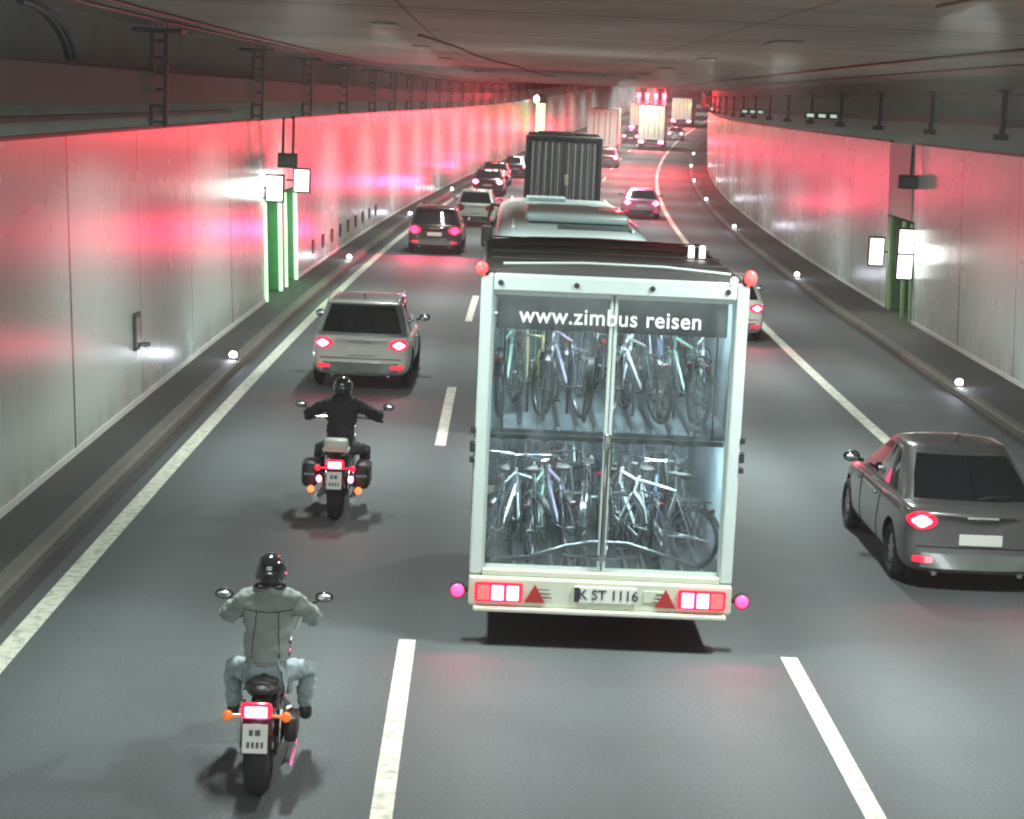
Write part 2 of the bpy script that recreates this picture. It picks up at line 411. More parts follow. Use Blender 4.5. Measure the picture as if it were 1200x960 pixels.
# cable tray on the left
tray = empty('cable_tray', 'wide dark cable tray hung on ladder posts above left wall', 'cable tray')
sweep('tray', [(-5.95, 5.10), (-5.45, 5.10), (-5.45, 5.16), (-5.88, 5.16), (-5.88, 5.60), (-5.95, 5.60)], SB, 330, 'tray_steel', tray, closed=True)
sweep('side_plate', [(-5.44, 5.10), (-5.40, 5.10), (-5.40, 5.60), (-5.44, 5.60)], SB, 330, 'tray_steel', tray, closed=True)
sweep('cable', [(-5.8, 5.55), (-5.55, 5.55), (-5.5, 5.66), (-5.75, 5.68)], SB, 330, 'black', tray, closed=True)
sweep('lower_rail', [(-5.95, 4.86), (-5.70, 4.86), (-5.70, 4.93), (-5.95, 4.93)], SB, 44, 'tray_steel', tray, closed=True)
def ladder_post():
    r = empty('hanger_post', 'x', 'hanger', 'ladder posts holding the left cable tray')
    b_ = MB()
    for x in (-.11, .11): b_.box((x, 0, -.02), (.07, .07, 1.50))
    k = -.7
    while k < .8: b_.box((0, 0, k), (.17, .04, .05)); k += .26
    b_.build('ladder', 'dark_steel', r)
    b_ = MB(); b_.box((0, 0, .76), (.80, .60, .06), bev=.01); b_.build('head_plate', 'dark_steel', r)
    b_ = MB()
    for y in (-.3, .3):
        for x in (-.1, .1): b_.cyl((x, y*.7, .79), (x, y*.7, .92), .025, 6)
    build_split(b_, 'all', 'bolt', 'steel', r)
    return r
p0 = ladder_post(); s = 26.0-0; k = 0
spots = [33, 45.5, 55.5, 65.5, 75.5] + [84+8*i for i in range(26)]
ords = ['first', 'second', 'third', 'fourth', 'fifth', 'sixth']
for k, s in enumerate(spots):
    r = p0 if k == 0 else copy_tree(p0)
    place(r, s, -5.36, 0, 5.5)
    r['label'] = ('dark ladder shaped post under the ceiling, %s nearest one on left tray' % ords[k]) if k < 5 else 'small distant ladder post in the row carrying left cable tray'
# draped cables at the upper left
lc = empty('ceiling_cable', 'pair of thick dark cables curving down from ceiling to left tray', 'cable')
for q, off in enumerate((0, .42)):
    b_ = MB(); pts = [rp(26.2+off+1.75*math.sin(a)*1.15, -5.95+.18*math.sin(a), 6.38-.85*(1-math.cos(a))) for a in [PI/2*i/10 for i in range(11)]]
    b_.tube(pts, .055, 8); b_.build('cable', 'black', lc, True)
# thin conduits on the ceiling
for (ta, tb, hh, lab) in ((-4.6, -4.6, CE-.03, 'thin conduit running along ceiling above the left edge line'), (-5.1, -5.1, CE-.03, 'thin conduit on the ceiling nearest the left cable tray'),
                     (9.3, 9.3, CE-.03, 'thin conduit on the ceiling nearest the right cable rail'), (7.4, 7.4, CE-.03, 'thin conduit running along ceiling above the right edge line')):
    b_ = MB(); b_.tube([rp(s, ta+.05*math.sin(s*.13), hh) for s in range(10, 320, 6)], .028, 6)
    o = b_.build('conduit', 'dark_steel'); tag(o, lab, 'conduit', 'conduits along the ceiling')
b_ = MB(); b_.tube([rp(34+q*7.0, -1.2+q*.35+.1*math.sin(q*2), CE-.02) for q in range(8)], .022, 6)
tag(b_.build('loose_cable', 'dark_steel'), 'thin loose cable running diagonally across the ceiling', 'cable')

# right hand rail with hangers
rt = empty('cable_rail', 'long dark rail on brackets above the right tunnel wall', 'cable tray')
sweep('rail', [(10.2, 5.30), (10.45, 5.30), (10.45, 5.46), (10.2, 5.46)], SB, 330, 'tray_steel', rt, closed=True)
sweep('top_rail', [(10.25, 5.92), (10.32, 5.92), (10.32, 5.98), (10.25, 5.98)], SB, 330, 'tray_steel', rt, closed=True)
for k in range(38):
    s = 33.5+k*7.2 if k < 18 else 33.5+k*7.2
    b_ = MB(); b_.box((0, 0, .04), (.10, .16, .92)); b_.box((-.02, 0, -.42), (.28, .22, .12)); b_.box((-.03, 0, .5), (.22, .3, .05))
    o = b_.build('bracket', 'dark_steel', rt); place(o, s, 10.13, 0, 5.52)
def rail_lamp(s, w, lab):
    r = empty('rail_lamp', lab, 'lamp')
    b_ = MB(); b_.box((0, 0, 0), (w, .5, .22), bev=.03); b_.build('housing', 'dark_steel', r)
    b_ = MB()
    for x in ((-w/3, 0, w/3) if w > .6 else (0,)): b_.box((x, -.255, -.01), (w*.2, .02, .1), bev=.008)
    build_split(b_, 'all', 'lens', 'rail_glow', r)
    place(r, s, 9.75, 0, 5.35)
rail_lamp(64, 1.1, 'small lamp box with pale green lights on the right rail')
rail_lamp(88, 1.0, 'distant faint lamp box hanging on the right rail')

# tunnel luminaires, flush under the ceiling
def luminaire(s, t, k, f=1.):
    r = empty('ceiling_light', 'slim flush tunnel lamp under the ceiling seen edge on', 'lamp', 'flush lamps under the tunnel ceiling')
    b_ = MB(); b_.box((0, 0, 0), (.36, 1.5, .03), bev=.008); b_.build('housing', 'lamp_housing', r)
    L = bpy.data.lights.new('luminaire', 'AREA'); L.shape = 'RECTANGLE'; L.size = .3; L.size_y = 1.4; L.energy = LAMP_P*f; L.color = (.90, 1.0, .95)
    L.spread = R_(132)
    lo = bpy.data.objects.new('lamp_light', L); COL.objects.link(lo); lo.parent = r; lo.location = (0, 0, -.025)
    place(r, s, t, 0, CE-.02)
k = 0
for s in list(range(-20, 262, 12))+list(range(280, 340, 24)):
    luminaire(s+2, -1.5, k, .42); luminaire(s+2, 4.3, k, .66); k += 1

# guide studs on the kerbs
stud0 = None
def stud(s, t, lab):
    global stud0
    if stud0 is None:
        r = empty('guide_light', lab, 'lamp', 'lit guide lights on the kerbs')
        b_ = MB(); b_.cyl((0, 0, 0), (0, 0, .05), .10, 12, .08); b_.build('base', 'dark_steel', r, True)
        b_ = MB(); b_.ball((0, 0, .09), (.075, .06, .07)); b_.build('lens', 'led_white', r, True)
        stud0 = r
    else: r = copy_tree(stud0); r['label'] = lab
    place(r, s, t, 0, .14)
    L = bpy.data.lights.new('guide', 'POINT'); L.energy = 5; L.color = (.75, .8, 1); L.shadow_soft_size = .05
    lo = bpy.data.objects.new('guide_glow', L); COL.objects.link(lo); lo.parent = r; lo.location = (0, -.12, .16)
for k in range(4): stud(39.2+25*k, -5.13, '%s lit guide light on the left kerb counted from the camera' % ords[k])
for k in range(7): stud(39.9+25.4*k, 9.26, '%s lit guide light on the right kerb counted from the camera' % (ords+['farthest'])[k])

# ------------------------------------------------------------------ emergency niches
def emergency(side, t, s_posts, boxes, lab, glow):
    r = empty('emergency_niche', lab, 'emergency station')
    for s in s_posts:
        o = sweep('light_strip', [(t-.03*side, .14), (t-.03*side, 2.68), (t+.05*side, 2.68), (t+.05*side, .14)], s, s+.16, 'glow_green_pale' if glow else 'glow_green_dim', r, closed=True)
    return r
pm('glow_green_dim', (.25, .38, .18), .4, emit=(.35, .6, .25), es=.05)
en = emergency(-1, WL+.02, [50.25, 53.2, 54.3, 56.6], None, 'green lit emergency niche in the left wall', True)
o = sweep('door', [(WL-.93, .16), (WL-.93, 2.3), (WL-.98, 2.3), (WL-.98, .16)], 50.9, 52.3, 'glow_green', en, closed=True)
o = sweep('door', [(WL-.93, .16), (WL-.93, 2.3), (WL-.98, 2.3), (WL-.98, .16)], 54.8, 56.1, 'glow_green', en, closed=True)
o = sweep('mullion', [(WL, .14), (WL, 2.7), (WL-.4, 2.7), (WL-.4, .14)], 53.4, 54.25, 'green_paint', en, closed=True)
for s in (51.8, 55.5):
    L = bpy.data.lights.new('niche_glow', 'AREA'); L.size = .5; L.energy = 22; L.color = (.3, 1, .45)
    lo = bpy.data.objects.new('niche_lamp', L); COL.objects.link(lo); lo.location = rp(s, WL-.35, 2.6); lo.parent = en
er = emergency(1, WR-.02, [52.3, 53.5, 55.6], None, 'dim green emergency niche in the right wall', False)
sweep('door', [(WR+.93, .16), (WR+.93, 2.3), (WR+.98, 2.3), (WR+.98, .16)], 53.6, 55.2, 'green_paint', er, closed=True)
L = bpy.data.lights.new('niche_glow', 'AREA'); L.size = .5; L.energy = 3; L.color = (.45, 1, .3)
lo = bpy.data.objects.new('niche_lamp', L); COL.objects.link(lo); lo.location = rp(53.8, WR+.35, 1.2); lo.parent = er
sweep('door_panel', [(WR-.03, 2.76), (WR-.03, 4.70), (WR-.006, 4.70), (WR-.006, 2.76)], 52.5, 56.0, 'niche_panel', er, closed=True)
def light_box(s, t, h, w, hh, lab, double=False, d=.16, side=1):
    r = empty('light_box', lab, 'illuminated sign')
    b_ = MB(); b_.box((0, 0, 0), (w+.05, d, hh+.05), bev=.03); b_.build('housing', 'dark_steel', r)
    n = 2 if double else 1
    for k in range(n):
        z = 0 if n == 1 else (-hh/4 if k == 0 else hh/4)
        for q in (-1, 1):
            b_ = MB(); b_.box((0, q*(d/2+.006), z), (w*.92, .012, hh/n*.92), bev=.01); b_.build('screen', 'sign_white', r)
    b_ = MB(); b_.cyl((0, 0, 0), (side*(w/2+.22), 0, 0), .025, 8); b_.build('arm', 'dark_steel', r)
    L = bpy.data.lights.new('box_light', 'AREA'); L.size = w; L.energy = 7; L.color = (.95, 1, .92)
    lo = bpy.data.objects.new('box_glow', L); COL.objects.link(lo); lo.parent = r; lo.location = (0, -d/2-.03, 0); lo.rotation_euler = (-PI/2, 0, 0)
    place(r, s, t, 0, h); return r
light_box(50.3, -5.62, 2.98, .42, .66, 'white lit box sign on left niche, the nearer and lower looking of two', side=-1)
light_box(54.4, -5.42, 3.02, .42, .62, 'white lit box sign on left niche, the farther one of two', side=-1)
light_box(52.2, 10.40, 1.92, .40, 1.30, 'tall white lit double sign beside the right niche', True)
light_box(55.8, 10.25, 1.72, .40, .78, 'single rounded white lit sign on far side of right niche')
def hang_sign(s, t, h, w, hh, rods, lab, mat='dark_steel'):
    r = empty('hanging_sign', lab, 'sign')
    b_ = MB(); b_.box((0, 0, 0), (w, .22, hh), bev=.02); b_.build('box', mat, r)
    b_ = MB(); b_.box((0, -.116, 0), (w*.8, .01, hh*.6)); b_.build('face', 'tray_steel', r)
    for x in rods:
        b_ = MB(); b_.cyl((x, 0, hh/2-.01), (x, 0, 4.72-h), .035, 8); b_.build('rod', 'dark_steel', r)
    place(r, s, t, 0, h)
hang_sign(52, -5.50, 3.62, .50, .38, (-.13, .13), 'small dark box hanging on two rods above left niche')
hang_sign(52, 10.45, 3.78, .62, .36, (0,), 'small dark box on a single rod above right niche')
# hydrant hatch in the left wall and row of grilles
r = empty('wall_hatch', 'small dark metal hatch low on the left wall', 'hatch')
b_ = MB(); b_.box((0, 0, 0), (.05, .42, .62), bev=.01); b_.build('frame', 'tray_steel', r)
b_ = MB(); b_.box((.035, 0, 0), (.02, .32, .5)); b_.build('plate', 'steel', r)
b_ = MB(); b_.cyl((.05, 0, -.22), (.2, .1, -.22), .035, 10); b_.build('valve', 'chrome', r)
place(r, 33.2, WL+.03, 0, 1.35)
g0 = None
for k in range(9):
    if g0 is None:
        g0 = tag(MB().box((0, 0, 0), (.04, .5, .42), bev=.01).build('wall_vent', 'dark_steel'), 'small dark vent slot in a row low on the left wall', 'vent', 'vent slots in the left wall'); r = g0
    else: r = g0.copy(); COL.objects.link(r)
    place(r, 61+k*2.6, WL+.02, 0, .75)

# far emergency post with yellow green light
r = empty('emergency_post', 'distant yellow green lit post on the left wall with dark box', 'emergency station')
pm('glow_yellow', (.5, .6, .2), .4, emit=(.75, .85, .35), es=1.4)
b_ = MB(); b_.box((0, 0, 0), (.8, .4, 2.6), bev=.03); b_.build('panel', 'glow_yellow', r)
b_ = MB(); b_.box((0, 0, 1.75), (1.1, .5, .8), bev=.05); b_.build('cap', 'black', r)
b_ = MB(); b_.box((-1.7, 0, 1.65), (1.5, .4, .9), bev=.05); b_.build('box', 'red_plastic', r)
b_ = MB(); b_.ball((-.4, -.35, 1.7), (.28, .1, .38)); b_.build('lamp', 'lamp_white', r, True)
place(r, 190, -5.0, 0, 3.0)

# far red signals facing the traffic, their glare streaks built as glowing bars
def lane_signal(s, t, lab, P):
    r = empty('lane_signal', lab, 'traffic signal', 'upright red glare bars under the ceiling')
    b_ = MB(); b_.box((0, 0, 0), (.42, .3, 1.05), bev=.04); b_.build('housing', 'black', r)
    b_ = MB(); b_.cyl((0, 0, .45), (0, 0, .9), .05, 8); b_.build('hanger', 'dark_steel', r)
    b_ = MB()
    b_.box((0, -.17, 0), (.26, .04, .92), bev=.015); b_.build('glare_bar', 'signal_red', r)
    L = bpy.data.lights.new('signal', 'SPOT'); L.energy = P*RED_K; L.color = (1, .035, .06); L.spot_size = R_(76); L.spot_blend = .6; L.shadow_soft_size = .35
    lo = bpy.data.objects.new('signal_beam', L); COL.objects.link(lo); lo.parent = r; lo.location = (0, -.35, 0); lo.rotation_euler = (-PI/2, 0, 0)
    L = bpy.data.lights.new('signal_glow', 'POINT'); L.energy = 1500*RED_K; L.color = (1, .03, .05); L.shadow_soft_size = .2
    lo = bpy.data.objects.new('signal_halo', L); COL.objects.link(lo); lo.parent = r; lo.location = (0, -.6, .3)
    place(r, s, t, 0, CE-.95)
for k, (t, w) in enumerate(((4.9, 'leftmost'), (5.6, 'second'), (6.3, 'third'), (7.0, 'rightmost'))):
    lane_signal(168, t, 'distant upright red glare bar, %s of four side by side under the ceiling' % w, 4200)

# red brake glow: a real lamp beside each lit tail lamp
def red_spot(parent, loc, P, col=(1, .03, .06), soft=.08, size=150, tilt=0, yaw=0):
    L = bpy.data.lights.new('brake_light', 'SPOT'); L.energy = P*RED_K; L.color = col; L.spot_size = R_(size); L.spot_blend = .5; L.shadow_soft_size = soft
    lo = bpy.data.objects.new('brake_glow', L); COL.objects.link(lo); lo.parent = parent; lo.location = loc; lo.rotation_euler = (PI/2+tilt, 0, PI+yaw)
    return lo

# ------------------------------------------------------------------ CARS
def lerp(a, b, f): return a+(b-a)*f
def car(name, label, cat, L, Wd, H, style, paint, level=1, lit='pink', zbelt=.98, group=None, detail=True, lamp=None, roofmat=None):
    """local: x right, y forward, origin on the ground at the middle; rear at -L/2"""
    root = empty(name, label, cat, group); w = Wd/2; yr, yf = -L/2, L/2
    suv = style == 'suv'
    zb = .24 if suv else .19
    zd = zbelt                                   # height of the deck at the tail
    hood = zbelt-.06
    st = [(yr+.00, .80, zb+.16, zd-.16, zd-.10), (yr+.05, .92, zb+.04, zd-.07, zd-.03), (yr+.22, .975, zb, zd-.02, zd+.02), (yr+.75, 1., zb, zd, zd+.02),
          (yr+1.6, 1., zb, zd, zd+.01), (0, .995, zb, zd-.01, zd), (yf-1.6, .995, zb, zd-.03, zd), (yf-.9, .97, zb, hood-.06, hood),
          (yf-.35, .90, zb, hood-.16, hood-.10), (yf-.06, .78, zb+.05, hood-.28, hood-.22), (yf, .62, zb+.2, hood-.34, hood-.30)]
    R = []
    for (y, ww, b0, zs, zc) in st:
        x = w*ww; sh = zs-b0
        half = [(0, b0), (x*.72, b0), (x*.93, b0+.04), (x*.995, b0+sh*.28), (x, b0+sh*.55), (x*.985, b0+sh*.86), (x*.95, zs), (x*.80, zs+(zc-zs)*.7), (x*.4, zc), (0, zc)]
        ring = [Vector((px, y, pz)) for px, pz in half]+[Vector((-px, y, pz)) for px, pz in half[-2:0:-1]]
        # the tail bulges back a little in the middle
        if y < yr+.3:
            for v in ring: v.y += .16*(abs(v.x)/w)**2.5*(1 if y < yr+.1 else .5)
        R.append(ring)
    b_ = MB(); b_.rings(R, caps=False)
    # caps of quads
    V = list(b_.b.verts); b_.b.verts.ensure_lookup_table(); n = len(R[0])
    for base in (0, (len(R)-1)*n):
        vs = [b_.b.verts[base+i] for i in range(n)]
        h_ = n//2
        for i in range(h_):
            a, b2, c, d = vs[i], vs[i+1], vs[(n-i-1) % n], vs[(n-i) % n]
            q = []
            for v in (a, b2, c, d):
                if v not in q: q.append(v)
            try: b_.b.faces.new(q)
            except Exception: pass
    body = b_.build('body', [paint, 'black'], root, 'all')
    sb = body.modifiers.new('s', 'SUBSURF'); sb.levels = sb.render_levels = level+1 if detail else 1
    bake(body)
    yw = (yr+.83, yf-.87); rw = .335 if not suv else .355
    if detail:
        cut = MB()
        for y in yw:
            for sx in (-1, 1): cut.cyl((sx*(w-.26), y, rw), (sx*(w+.2), y, rw), rw+.055, 28)
        co_ = cut.build('cutter', 'black')
        bm_ = body.modifiers.new('b', 'BOOLEAN'); bm_.operation = 'DIFFERENCE'; bm_.object = co_; bm_.solver = 'EXACT'
        bake(body); bpy.data.objects.remove(co_)
        for p in body.data.polygons: p.use_smooth = True
        try: body.data.set_sharp_from_angle(angle=R_(40))
        except Exception: pass
    bm = bmesh.new(); bm.from_mesh(body.data); bvh = BVHTree.FromBMesh(bm); bm.free()
    def yat(x, z):
        h = bvh.ray_cast(Vector((x, yr-2, z)), Vector((0, 1, 0))); return h[0].y if h[0] else None
    def patch(nm, x0, x1, z0, z1, mat, off=.02, nx=6, nz=4, skew=0, par=root, taper=0, rnd=0):
        b_ = MB(); F = []; B = []
        for j in range(nz+1):
            fz = j/nz; z = lerp(z0, z1, fz); rowF = []; rowB = []
            for i in range(nx+1):
                xa = x0+skew*fz; xb = x1+skew*fz*(1-taper)
                x = lerp(xa, xb, i/nx)
                if rnd:
                    uu, vv_ = 2*i/nx-1, 2*fz-1
                    x = (x0+x1)/2+(x1-x0)/2*uu*(1-rnd*vv_*vv_/2); z = (z0+z1)/2+(z1-z0)/2*vv_*(1-rnd*uu*uu/2)
                y = yat(x, z)
                if y is None: y = yat(math.copysign(min(abs(x), w*.93), x), z)
                if y is None: y = yr+.2
                y = min(y, yr+.32)
                rowF.append(b_.b.verts.new((x, y-off, z))); rowB.append(b_.b.verts.new((x, y+.02, z)))
            F.append(rowF); B.append(rowB)
        for j in range(nz):
            for i in range(nx):
                b_.b.faces.new((F[j][i], F[j][i+1], F[j+1][i+1], F[j+1][i])); b_.b.faces.new((B[j][i], B[j+1][i], B[j+1][i+1], B[j][i+1]))
        edge = [(0, i) for i in range(nx)]+[(j, nx) for j in range(nz)]+[(nz, i) for i in range(nx, 0, -1)]+[(j, 0) for j in range(nz, 0, -1)]
        for k in range(len(edge)):
            a, c = edge[k], edge[(k+1) % len(edge)]
            b_.b.faces.new((F[a[0]][a[1]], B[a[0]][a[1]], B[c[0]][c[1]], F[c[0]][c[1]]))
        return b_.build(nm, mat, par, True)
    # greenhouse
    if suv: belt = (yr+.12, yf-1.02, .93); roof = (yr+.42, yf-1.95, .74)
    elif style == 'hatch': belt = (yr+.10, yf-1.05, .93); roof = (yr+.62, yf-1.9, .72)
    else: belt = (yr+.32, yf-1.12, .92); roof = (yr+1.28, yf-2.05, .70)
    zt = H-.055
    def ring(f, dx=0):
        ya = lerp(belt[0], roof[0], f**.9); yb = lerp(belt[1], roof[1], f); ww = w*lerp(belt[2], roof[2], f**1.25); z = lerp(zbelt-.03, zt, f)
        pts = []; nr = 8; nsd = 10; rc = .17
        for i in range(nr+1):                       # rear, from left to right
            x = lerp(-1, 1, i/nr); pts.append(Vector((x*(ww-rc*.7), ya+.10*x*x-.02, z)))
        for i in range(nsd+1): y = lerp(ya+.22, yb-.28, i/nsd); pts.append(Vector((ww*(1-.05*((i/nsd-.4)*1.6)**2), y, z)))
        for i in range(nr+1): x = lerp(1, -1, i/nr); pts.append(Vector((x*(ww-rc*.8), yb-.16*x*x, z)))
        for i in range(nsd+1): y = lerp(yb-.28, ya+.22, i/nsd); pts.append(Vector((-ww*(1-.05*(((nsd-i)/nsd-.4)*1.6)**2), y, z)))
        return pts
    fs = [0, .1, .5, .9, 1.]
    RG = [ring(f) for f in fs]; n = len(RG[0]); nr = 8; nsd = 10
    lab = []
    for k in range(n):
        if k < nr: lab.append('rear')
        elif k == nr: lab.append('pillar')
        elif k < nr+1+nsd:
            i = k-nr-1; lab.append('pillar' if i in (0,) or (i == 5) else ('black' if i == 2 and style != 'x' else 'side_r'))
        elif k == nr+1+nsd: lab.append('pillar')
        elif k < 2*nr+2+nsd: lab.append('front')
        elif k == 2*nr+2+nsd: lab.append('pillar')
        elif k < 2*nr+3+2*nsd:
            i = nsd-1-(k-2*nr-3-nsd); lab.append('pillar' if i in (0,) or (i == 5) else ('black' if i == 2 else 'side_l'))
        else: lab.append('pillar')
    def strip(nm, test, mat, off=0, cap=False):
        b_ = MB(); vv = [[b_.b.verts.new(p) for p in r] for r in RG]; used = False
        for j in range(len(fs)-1):
            for k in range(n):
                if test(j, lab[k]): b_.b.faces.new((vv[j][k], vv[j][(k+1) % n], vv[j+1][(k+1) % n], vv[j+1][k]))
        if cap:      # the roof skin, crowned
            rr = ring(1.); c0 = Vector((0, (roof[0]+roof[1])/2, H)); prev = vv[-1]
            for q, dz in ((.94, .028), (.75, .043), (.4, .053)):
                cur = [b_.b.verts.new((p.x*q, c0.y+(p.y-c0.y)*q, zt+dz)) for p in rr]
                for k in range(n): b_.b.faces.new((prev[k], prev[(k+1) % n], cur[(k+1) % n], cur[k]))
                prev = cur
            b_.b.faces.new(prev)
        for v in [v for v in b_.b.verts if not v.link_faces]: b_.b.verts.remove(v)
        return build_split(b_, 'all' if 'side' in nm else 'x', nm, mat, root, 'all') if nm in ('side_window', 'window_pillar') else b_.build(nm, mat, root, 'all')
    mid = lambda j: j in (1, 2)
    strip('roof', lambda j, l: (l == 'pillar') or not mid(j), roofmat or paint, cap=True)
    strip('rear_window', lambda j, l: mid(j) and l == 'rear', 'glass_dark')
    strip('windscreen', lambda j, l: mid(j) and l == 'front', 'glass_dark')
    strip('side_window', lambda j, l: mid(j) and l == 'side_r', 'glass_dark')
    strip('side_window', lambda j, l: mid(j) and l == 'side_l', 'glass_dark')
    strip('window_pillar', lambda j, l: mid(j) and l == 'black', 'black')
    # wheels
    for y in yw:
        for sx in (-1, 1):
            b_ = MB(); b_.torus((sx*(w-.12), y, rw), rw-.075, .085, n=32, m=10, sx=1.15); t_ = b_.build('tyre', 'rubber', root, 'all'); t_.name = 'wheel'
            b_ = MB(); b_.cyl((sx*(w-.18), y, rw), (sx*(w-.075), y, rw), rw-.15, 24); 
            if detail:
                for a in range(5):
                    an = 2*PI*a/5; b_.box((sx*(w-.062), y+math.cos(an)*(rw-.24), rw+math.sin(an)*(rw-.24)), (.03, .17, .07), rot=(an, 0, 0), bev=.01)
                b_.torus((sx*(w-.07), y, rw), rw-.145, .016, n=28, m=6)
            b_.build('rim', 'rim', t_, True)
    # mirrors
    for sx in (-1, 1):
        b_ = MB(); b_.ball((sx*(w+.09), belt[1]-.50, zbelt+.09), (.11, .07, .075)); b_.cyl((sx*(w*.92), belt[1]-.46, zbelt+.03), (sx*(w+.05), belt[1]-.48, zbelt+.06), .025, 8)
        mo = b_.build('door_mirror', paint if style == 'x' else 'black', root, True)
        b_ = MB(); b_.ball((sx*(w+.09), belt[1]-.562, zbelt+.09), (.085, .012, .055)); b_.build('mirror_glass', 'chrome', mo, True)
    zl = zd-.25
    lampm = {'far': 'lamp_far', 'pink': 'lamp_pink', 'magenta': 'lamp_magenta', 'orange': 'lamp_orange', 'off': 'red_plastic'}[lit]
    for sx in (-1, 1):
        a = (sx*w*.56, sx*w*.93)
        kz = 0 if level else .05
        if not level: a = (sx*w*.50, sx*w*.96)
        tl = patch('tail_light', a[0], a[1], zl-.02-kz, zl+.19+kz*.6, 'red_lens' if lit != 'off' else 'red_plastic', .022, 8, 6, rnd=.62)
        if lit != 'off':
            patch('bulb', sx*w*(.63 if level else .56), sx*w*(.88 if level else .92), zl+.005-kz, zl+.15+kz, lampm, .034, 6, 5, par=tl, rnd=.85)
    if lit != 'off' and style != 'suv' and level == 0: MB().box((0, roof[0]-.03, H-.075), (.34, .05, .035), bev=.01).build('high_brake_light', lampm, root)
    if detail or level:
        patch('bumper_insert', -w*.74, w*.74, zb+.10, zb+.27, 'black' if not (suv or level) else 'car_bumper_grey', .028, 12, 2)
        for sx in (-1, 1): patch('reflector', sx*w*.60, sx*w*.84, zb+.16, zb+.23, 'red_lens', .032, 3, 1)
        patch('tailgate_seam', -w*.80, w*.80, zb+.335, zb+.35, 'black', .006, 12, 1)
        patch('spoiler_handle', -.18, .18, zd-.12, zd-.085, 'chrome', .02, 4, 1)
    zp = zb+.44 if not suv else zb+.47
    yp = yat(0, zp) or yr
    b_ = MB(); b_.box((0, yp-.018, zp), (.50, .02, .13), bev=.006); pl = b_.build('number_plate', 'plate_white', root)
    if detail:
        b_ = MB(); b_.box((0, belt[0]+.02, zbelt+.035), (w*1.1, .03, .03), bev=.01)
        # wiper and exhaust
        b_.b.free(); b_ = MB(); b_.tube([(.0, belt[0]+.02, zbelt+.06), (.18, belt[0]+.035, zbelt+.09), (.42, belt[0]+.07, zbelt+.10)], .009, 6); b_.build('wiper', 'black', root)
        b_ = MB(); b_.cyl((w*.55, yr+.14, zb+.03), (w*.55, yr+.40, zb+.03), .035, 12); b_.cyl((-w*.55, yr+.14, zb+.03), (-w*.55, yr+.40, zb+.03), .035, 12); build_split(b_, 'x', 'exhaust', 'chrome', root, True)
        for sx in (-1, 1):      # side seams and door handles draped on the flank
            def xat(y, z):
                h = bvh.ray_cast(Vector((sx*3, y, z)), Vector((-sx, 0, 0))); return h[0].x if h[0] else sx*w
            b_ = MB()
            for y in (-.62, .42, 1.2):
                pts = [Vector((xat(y-(.12 if y < -.5 else 0)*((z-.35)/.5), z)+sx*.001, y-(.12 if y < -.5 else 0)*((z-.35)/.5), z)) for z in [.33+i*(zbelt-.40)/8 for i in range(9)]]
                b_.tube(pts, .006, 4)
            build_split(b_, 'all', 'door_seam', 'black', root)
            for y in (-.42, .62):
                b_ = MB(); b_.box((xat(y, zbelt-.16)+sx*.012, y, zbelt-.16), (.03, .2, .035), bev=.012); b_.build('door_handle', paint, root, True)
        if suv:
            for sx in (-1, 1):
                b_ = MB(); b_.tube([(sx*w*.70, lerp(roof[0], roof[1], f), zt+.035+.035*math.sin(PI*f)**.4) for f in [i/10 for i in range(11)]], .018, 6); b_.build('roof_rail', 'aluminium', root, True)
            b_ = MB(); b_.box((0, roof[0]-.02, zt+.015), (w*1.42, .26, .035), rot=(.10, 0, 0), bev=.015); b_.build('spoiler', paint, root, True)
        b_ = MB(); b_.tube([(0, roof[0]+.3, H), (0, roof[0]+.2, H+.07), (0, roof[0]+.12, H+.1)], .012, 6); b_.build('aerial', 'black', root)
    root['w'] = Wd
    del root['w']
    return root
def text_mesh(s, size, mat, name, parent, loc, rot=(PI/2, 0, 0), bold=.0, ext=.003, align='CENTER', sx=1., space=1.):
    c = bpy.data.curves.new(name, 'FONT'); c.body = s; c.size = size; c.align_x = align; c.align_y = 'CENTER'; c.extrude = ext; c.offset = bold; c.space_character = space
    o = bpy.data.objects.new(name, c); COL.objects.link(o)
    dg = bpy.context.evaluated_depsgraph_get(); me = bpy.data.meshes.new_from_object(o.evaluated_get(dg)); bpy.data.objects.remove(o)
    me.materials.clear(); me.materials.append(M[mat])
    o = bpy.data.objects.new(name, me); COL.objects.link(o); o.location = loc; o.rotation_euler = rot; o.scale = (sx, 1, 1)
    if parent: o.parent = parent
    return o
def plate_text(parent, loc, size, s): return text_mesh(s, size, 'ink', 'plate_number', parent, loc, ext=.002, bold=.001)

c1 = car('car', 'cream white SUV with silver roof ahead of the dark clad motorcyclist', 'car', 4.3, 1.86, 1.64, 'suv', 'car_white', 1, 'pink', zbelt=1.02, group='cars in the tunnel lanes', roofmat='car_silver')
place(c1, 36.7+2.15, -2.45, -.01)
c2 = car('car', 'dark metallic saloon at right edge with glowing left tail lamp', 'car', 4.5, 1.82, 1.54, 'sedan', 'car_black', 1, 'pink', zbelt=1.0, group='cars in the tunnel lanes')
place(c2, 22.55+2.25, 5.62, .012)
c3 = car('car', 'dark brown SUV with two big magenta tail lamps in left lane', 'car', 4.5, 1.88, 1.62, 'suv', 'car_brown', 0, 'magenta', zbelt=1.02, group='cars in the tunnel lanes')
place(c3, 69.5+2.2, -2.75, 0)
c4 = car('car', 'small cream white car just beyond the dark brown SUV', 'car', 4.0, 1.76, 1.55, 'hatch', 'car_white', 0, 'off', zbelt=.98, group='cars in the tunnel lanes')
place(c4, 85.5+2, -2.1, 0)
c5 = car('car', 'white car half hidden behind right edge of bicycle trailer', 'car', 4.2, 1.8, 1.5, 'hatch', 'car_white', 1, 'pink', zbelt=.98, group='cars in the tunnel lanes')
